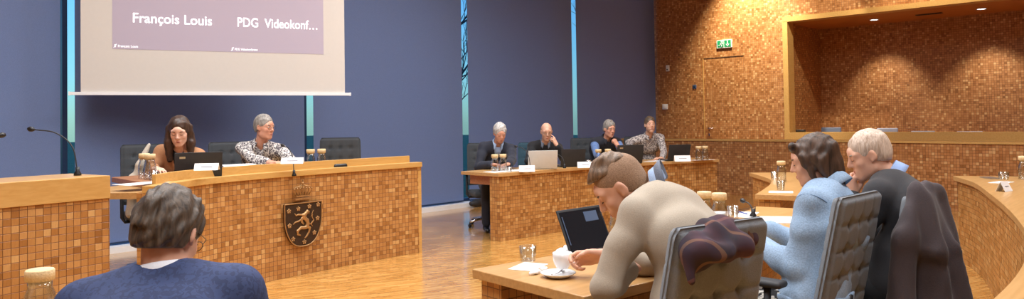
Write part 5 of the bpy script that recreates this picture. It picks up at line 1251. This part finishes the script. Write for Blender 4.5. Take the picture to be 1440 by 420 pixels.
# ================================================================== CAMERA, LIGHT, WORLD
cam = bpy.data.cameras.new('camera'); co = bpy.data.objects.new('camera', cam); C.objects.link(co)
cam.sensor_fit = 'HORIZONTAL'; cam.sensor_width = 36; cam.lens = 36*F_PX/1440
cam.shift_y = -(210-CY)/1440; cam.clip_start = .05; cam.clip_end = 200
mw = Matrix(((_R[0], _U[0], -_F[0], 0), (_R[1], _U[1], -_F[1], 0), (_R[2], _U[2], -_F[2], EYE), (0, 0, 0, 1)))
co.matrix_world = mw
bpy.context.scene.camera = co
def area(name, loc, size, power, col=(1, 1, 1), rot=(0, 0, 0), sy=None, spread=PI):
    l = bpy.data.lights.new(name, 'AREA'); l.energy = power; l.color = col; l.size = size
    if sy: l.shape = 'RECTANGLE'; l.size_y = sy
    l.spread = spread
    o = bpy.data.objects.new(name, l); C.objects.link(o); o.location = loc; o.rotation_euler = rot; return o
def spot(name, loc, target, power, angle=60, col=(1, 1, 1), blend=.5, r=.05):
    l = bpy.data.lights.new(name, 'SPOT'); l.energy = power; l.color = col; l.spot_size = math.radians(angle); l.spot_blend = blend; l.shadow_soft_size = r
    o = bpy.data.objects.new(name, l); C.objects.link(o); o.location = loc
    o.rotation_euler = (Vector(target)-Vector(loc)).to_track_quat('-Z', 'Y').to_euler(); return o
WARM = (.97, .98, 1)
for (x, y) in ((0, 0), (3.6, 0), (7.4, 0), (0, 3.8), (3.6, 3.8), (7.4, 3.8), (2, 5.9), (6.0, 5.9)):
    area('ceiling_lamp', (x, y, CEIL-.03), 1.6, 118, WARM, spread=2.75)
for y, pw in ((6.6, 1100), (3.4, 420), (.4, 300)):
    spot('wall_washer', (13.2, y, CEIL-.1), (14.25, y, 2.9), pw, 75, (1, .9, .72), .8)
spot('wall_washer', (12.4, 4.3, CEIL-.1), (15.2, 6.0, 1.5), 420, 42, (1, .92, .76), .4)
for yy in (4.63, 2.82, .9):
    spot('recess_downlight', (15.32, yy, REC_Z1-.03), (15.95, yy, 1.3), 140, 76, (1, .92, .8), .7, .05)
# outside: daylight and bare trees
w = bpy.data.worlds.new('world'); bpy.context.scene.world = w; w.use_nodes = True; nt = w.node_tree
bg = nt.nodes['Background']; sky = nt.nodes.new('ShaderNodeTexSky'); sky.sky_type = 'NISHITA'; sky.sun_disc = False; sky.sun_elevation = math.radians(38); sky.air_density = 1.4; sky.dust_density = .4
mxs = nt.nodes.new('ShaderNodeMix'); mxs.data_type = 'RGBA'; mxs.blend_type = 'MULTIPLY'; mxs.inputs[0].default_value = 1; mxs.inputs[7].default_value = (.62, .86, 1.25, 1); nt.links.new(sky.outputs[0], mxs.inputs[6]); nt.links.new(mxs.outputs[2], bg.inputs[0]); bg.inputs[1].default_value = .13
M['lawn'] = simple('lawn', srgb(88, 120, 70), .9, noise=.3, scale=3)
struct('ground', MB().box(-40, 60, 9.7, 90, -.12, -.06), M['lawn'])
def tree(x, y, h, seed, label):
    rg = random.Random(seed); m = MB()
    def br(p, d, L, r, n):
        pts = [p]; q = Vector(p); dd = Vector(d)
        for k in range(4):
            dd = (dd+Vector((rg.uniform(-.18, .18), rg.uniform(-.18, .18), rg.uniform(-.05, .12)))).normalized(); q = q+dd*L/4; pts.append(q.copy())
        m.tube(pts, [r*(1-.55*k/4) for k in range(5)], 5 if n < 3 else 7, False)
        if n > 0:
            for k in range(4 if n > 1 else 5):
                a = pts[rg.randint(1, 4)]; e_ = (dd+Vector((rg.uniform(-1, 1), rg.uniform(-1, 1), rg.uniform(-.1, .8)))).normalized(); br(a, e_, L*rg.uniform(.5, .72), r*.5, n-1)
    br(Vector((0, 0, 0)), Vector((0, 0, 1)), h*.5, .16, 4); o = m.build('bare_tree', M['bark'], loc=(x, y, -.1)); return tag(o, label, 'tree', 'bare trees outside the windows')
M['bark'] = simple('bark', srgb(70, 62, 56), .9, noise=.2, scale=8)
for k, (x, y, h) in enumerate(((3.2, 13, 9), (6.8, 15, 11), (11.5, 14, 10), (17, 25, 12), (24, 16, 12), (28, 31, 13), (-6, 19, 10), (38, 24, 14))):
    tree(x, y, h, k+3, 'leafless tree standing on the lawn outside the blue blinds')
vs = bpy.context.scene.view_settings; vs.view_transform = 'Standard'; vs.look = 'None'; vs.gamma = 1; vs.exposure = 0; vs.use_curve_mapping = False
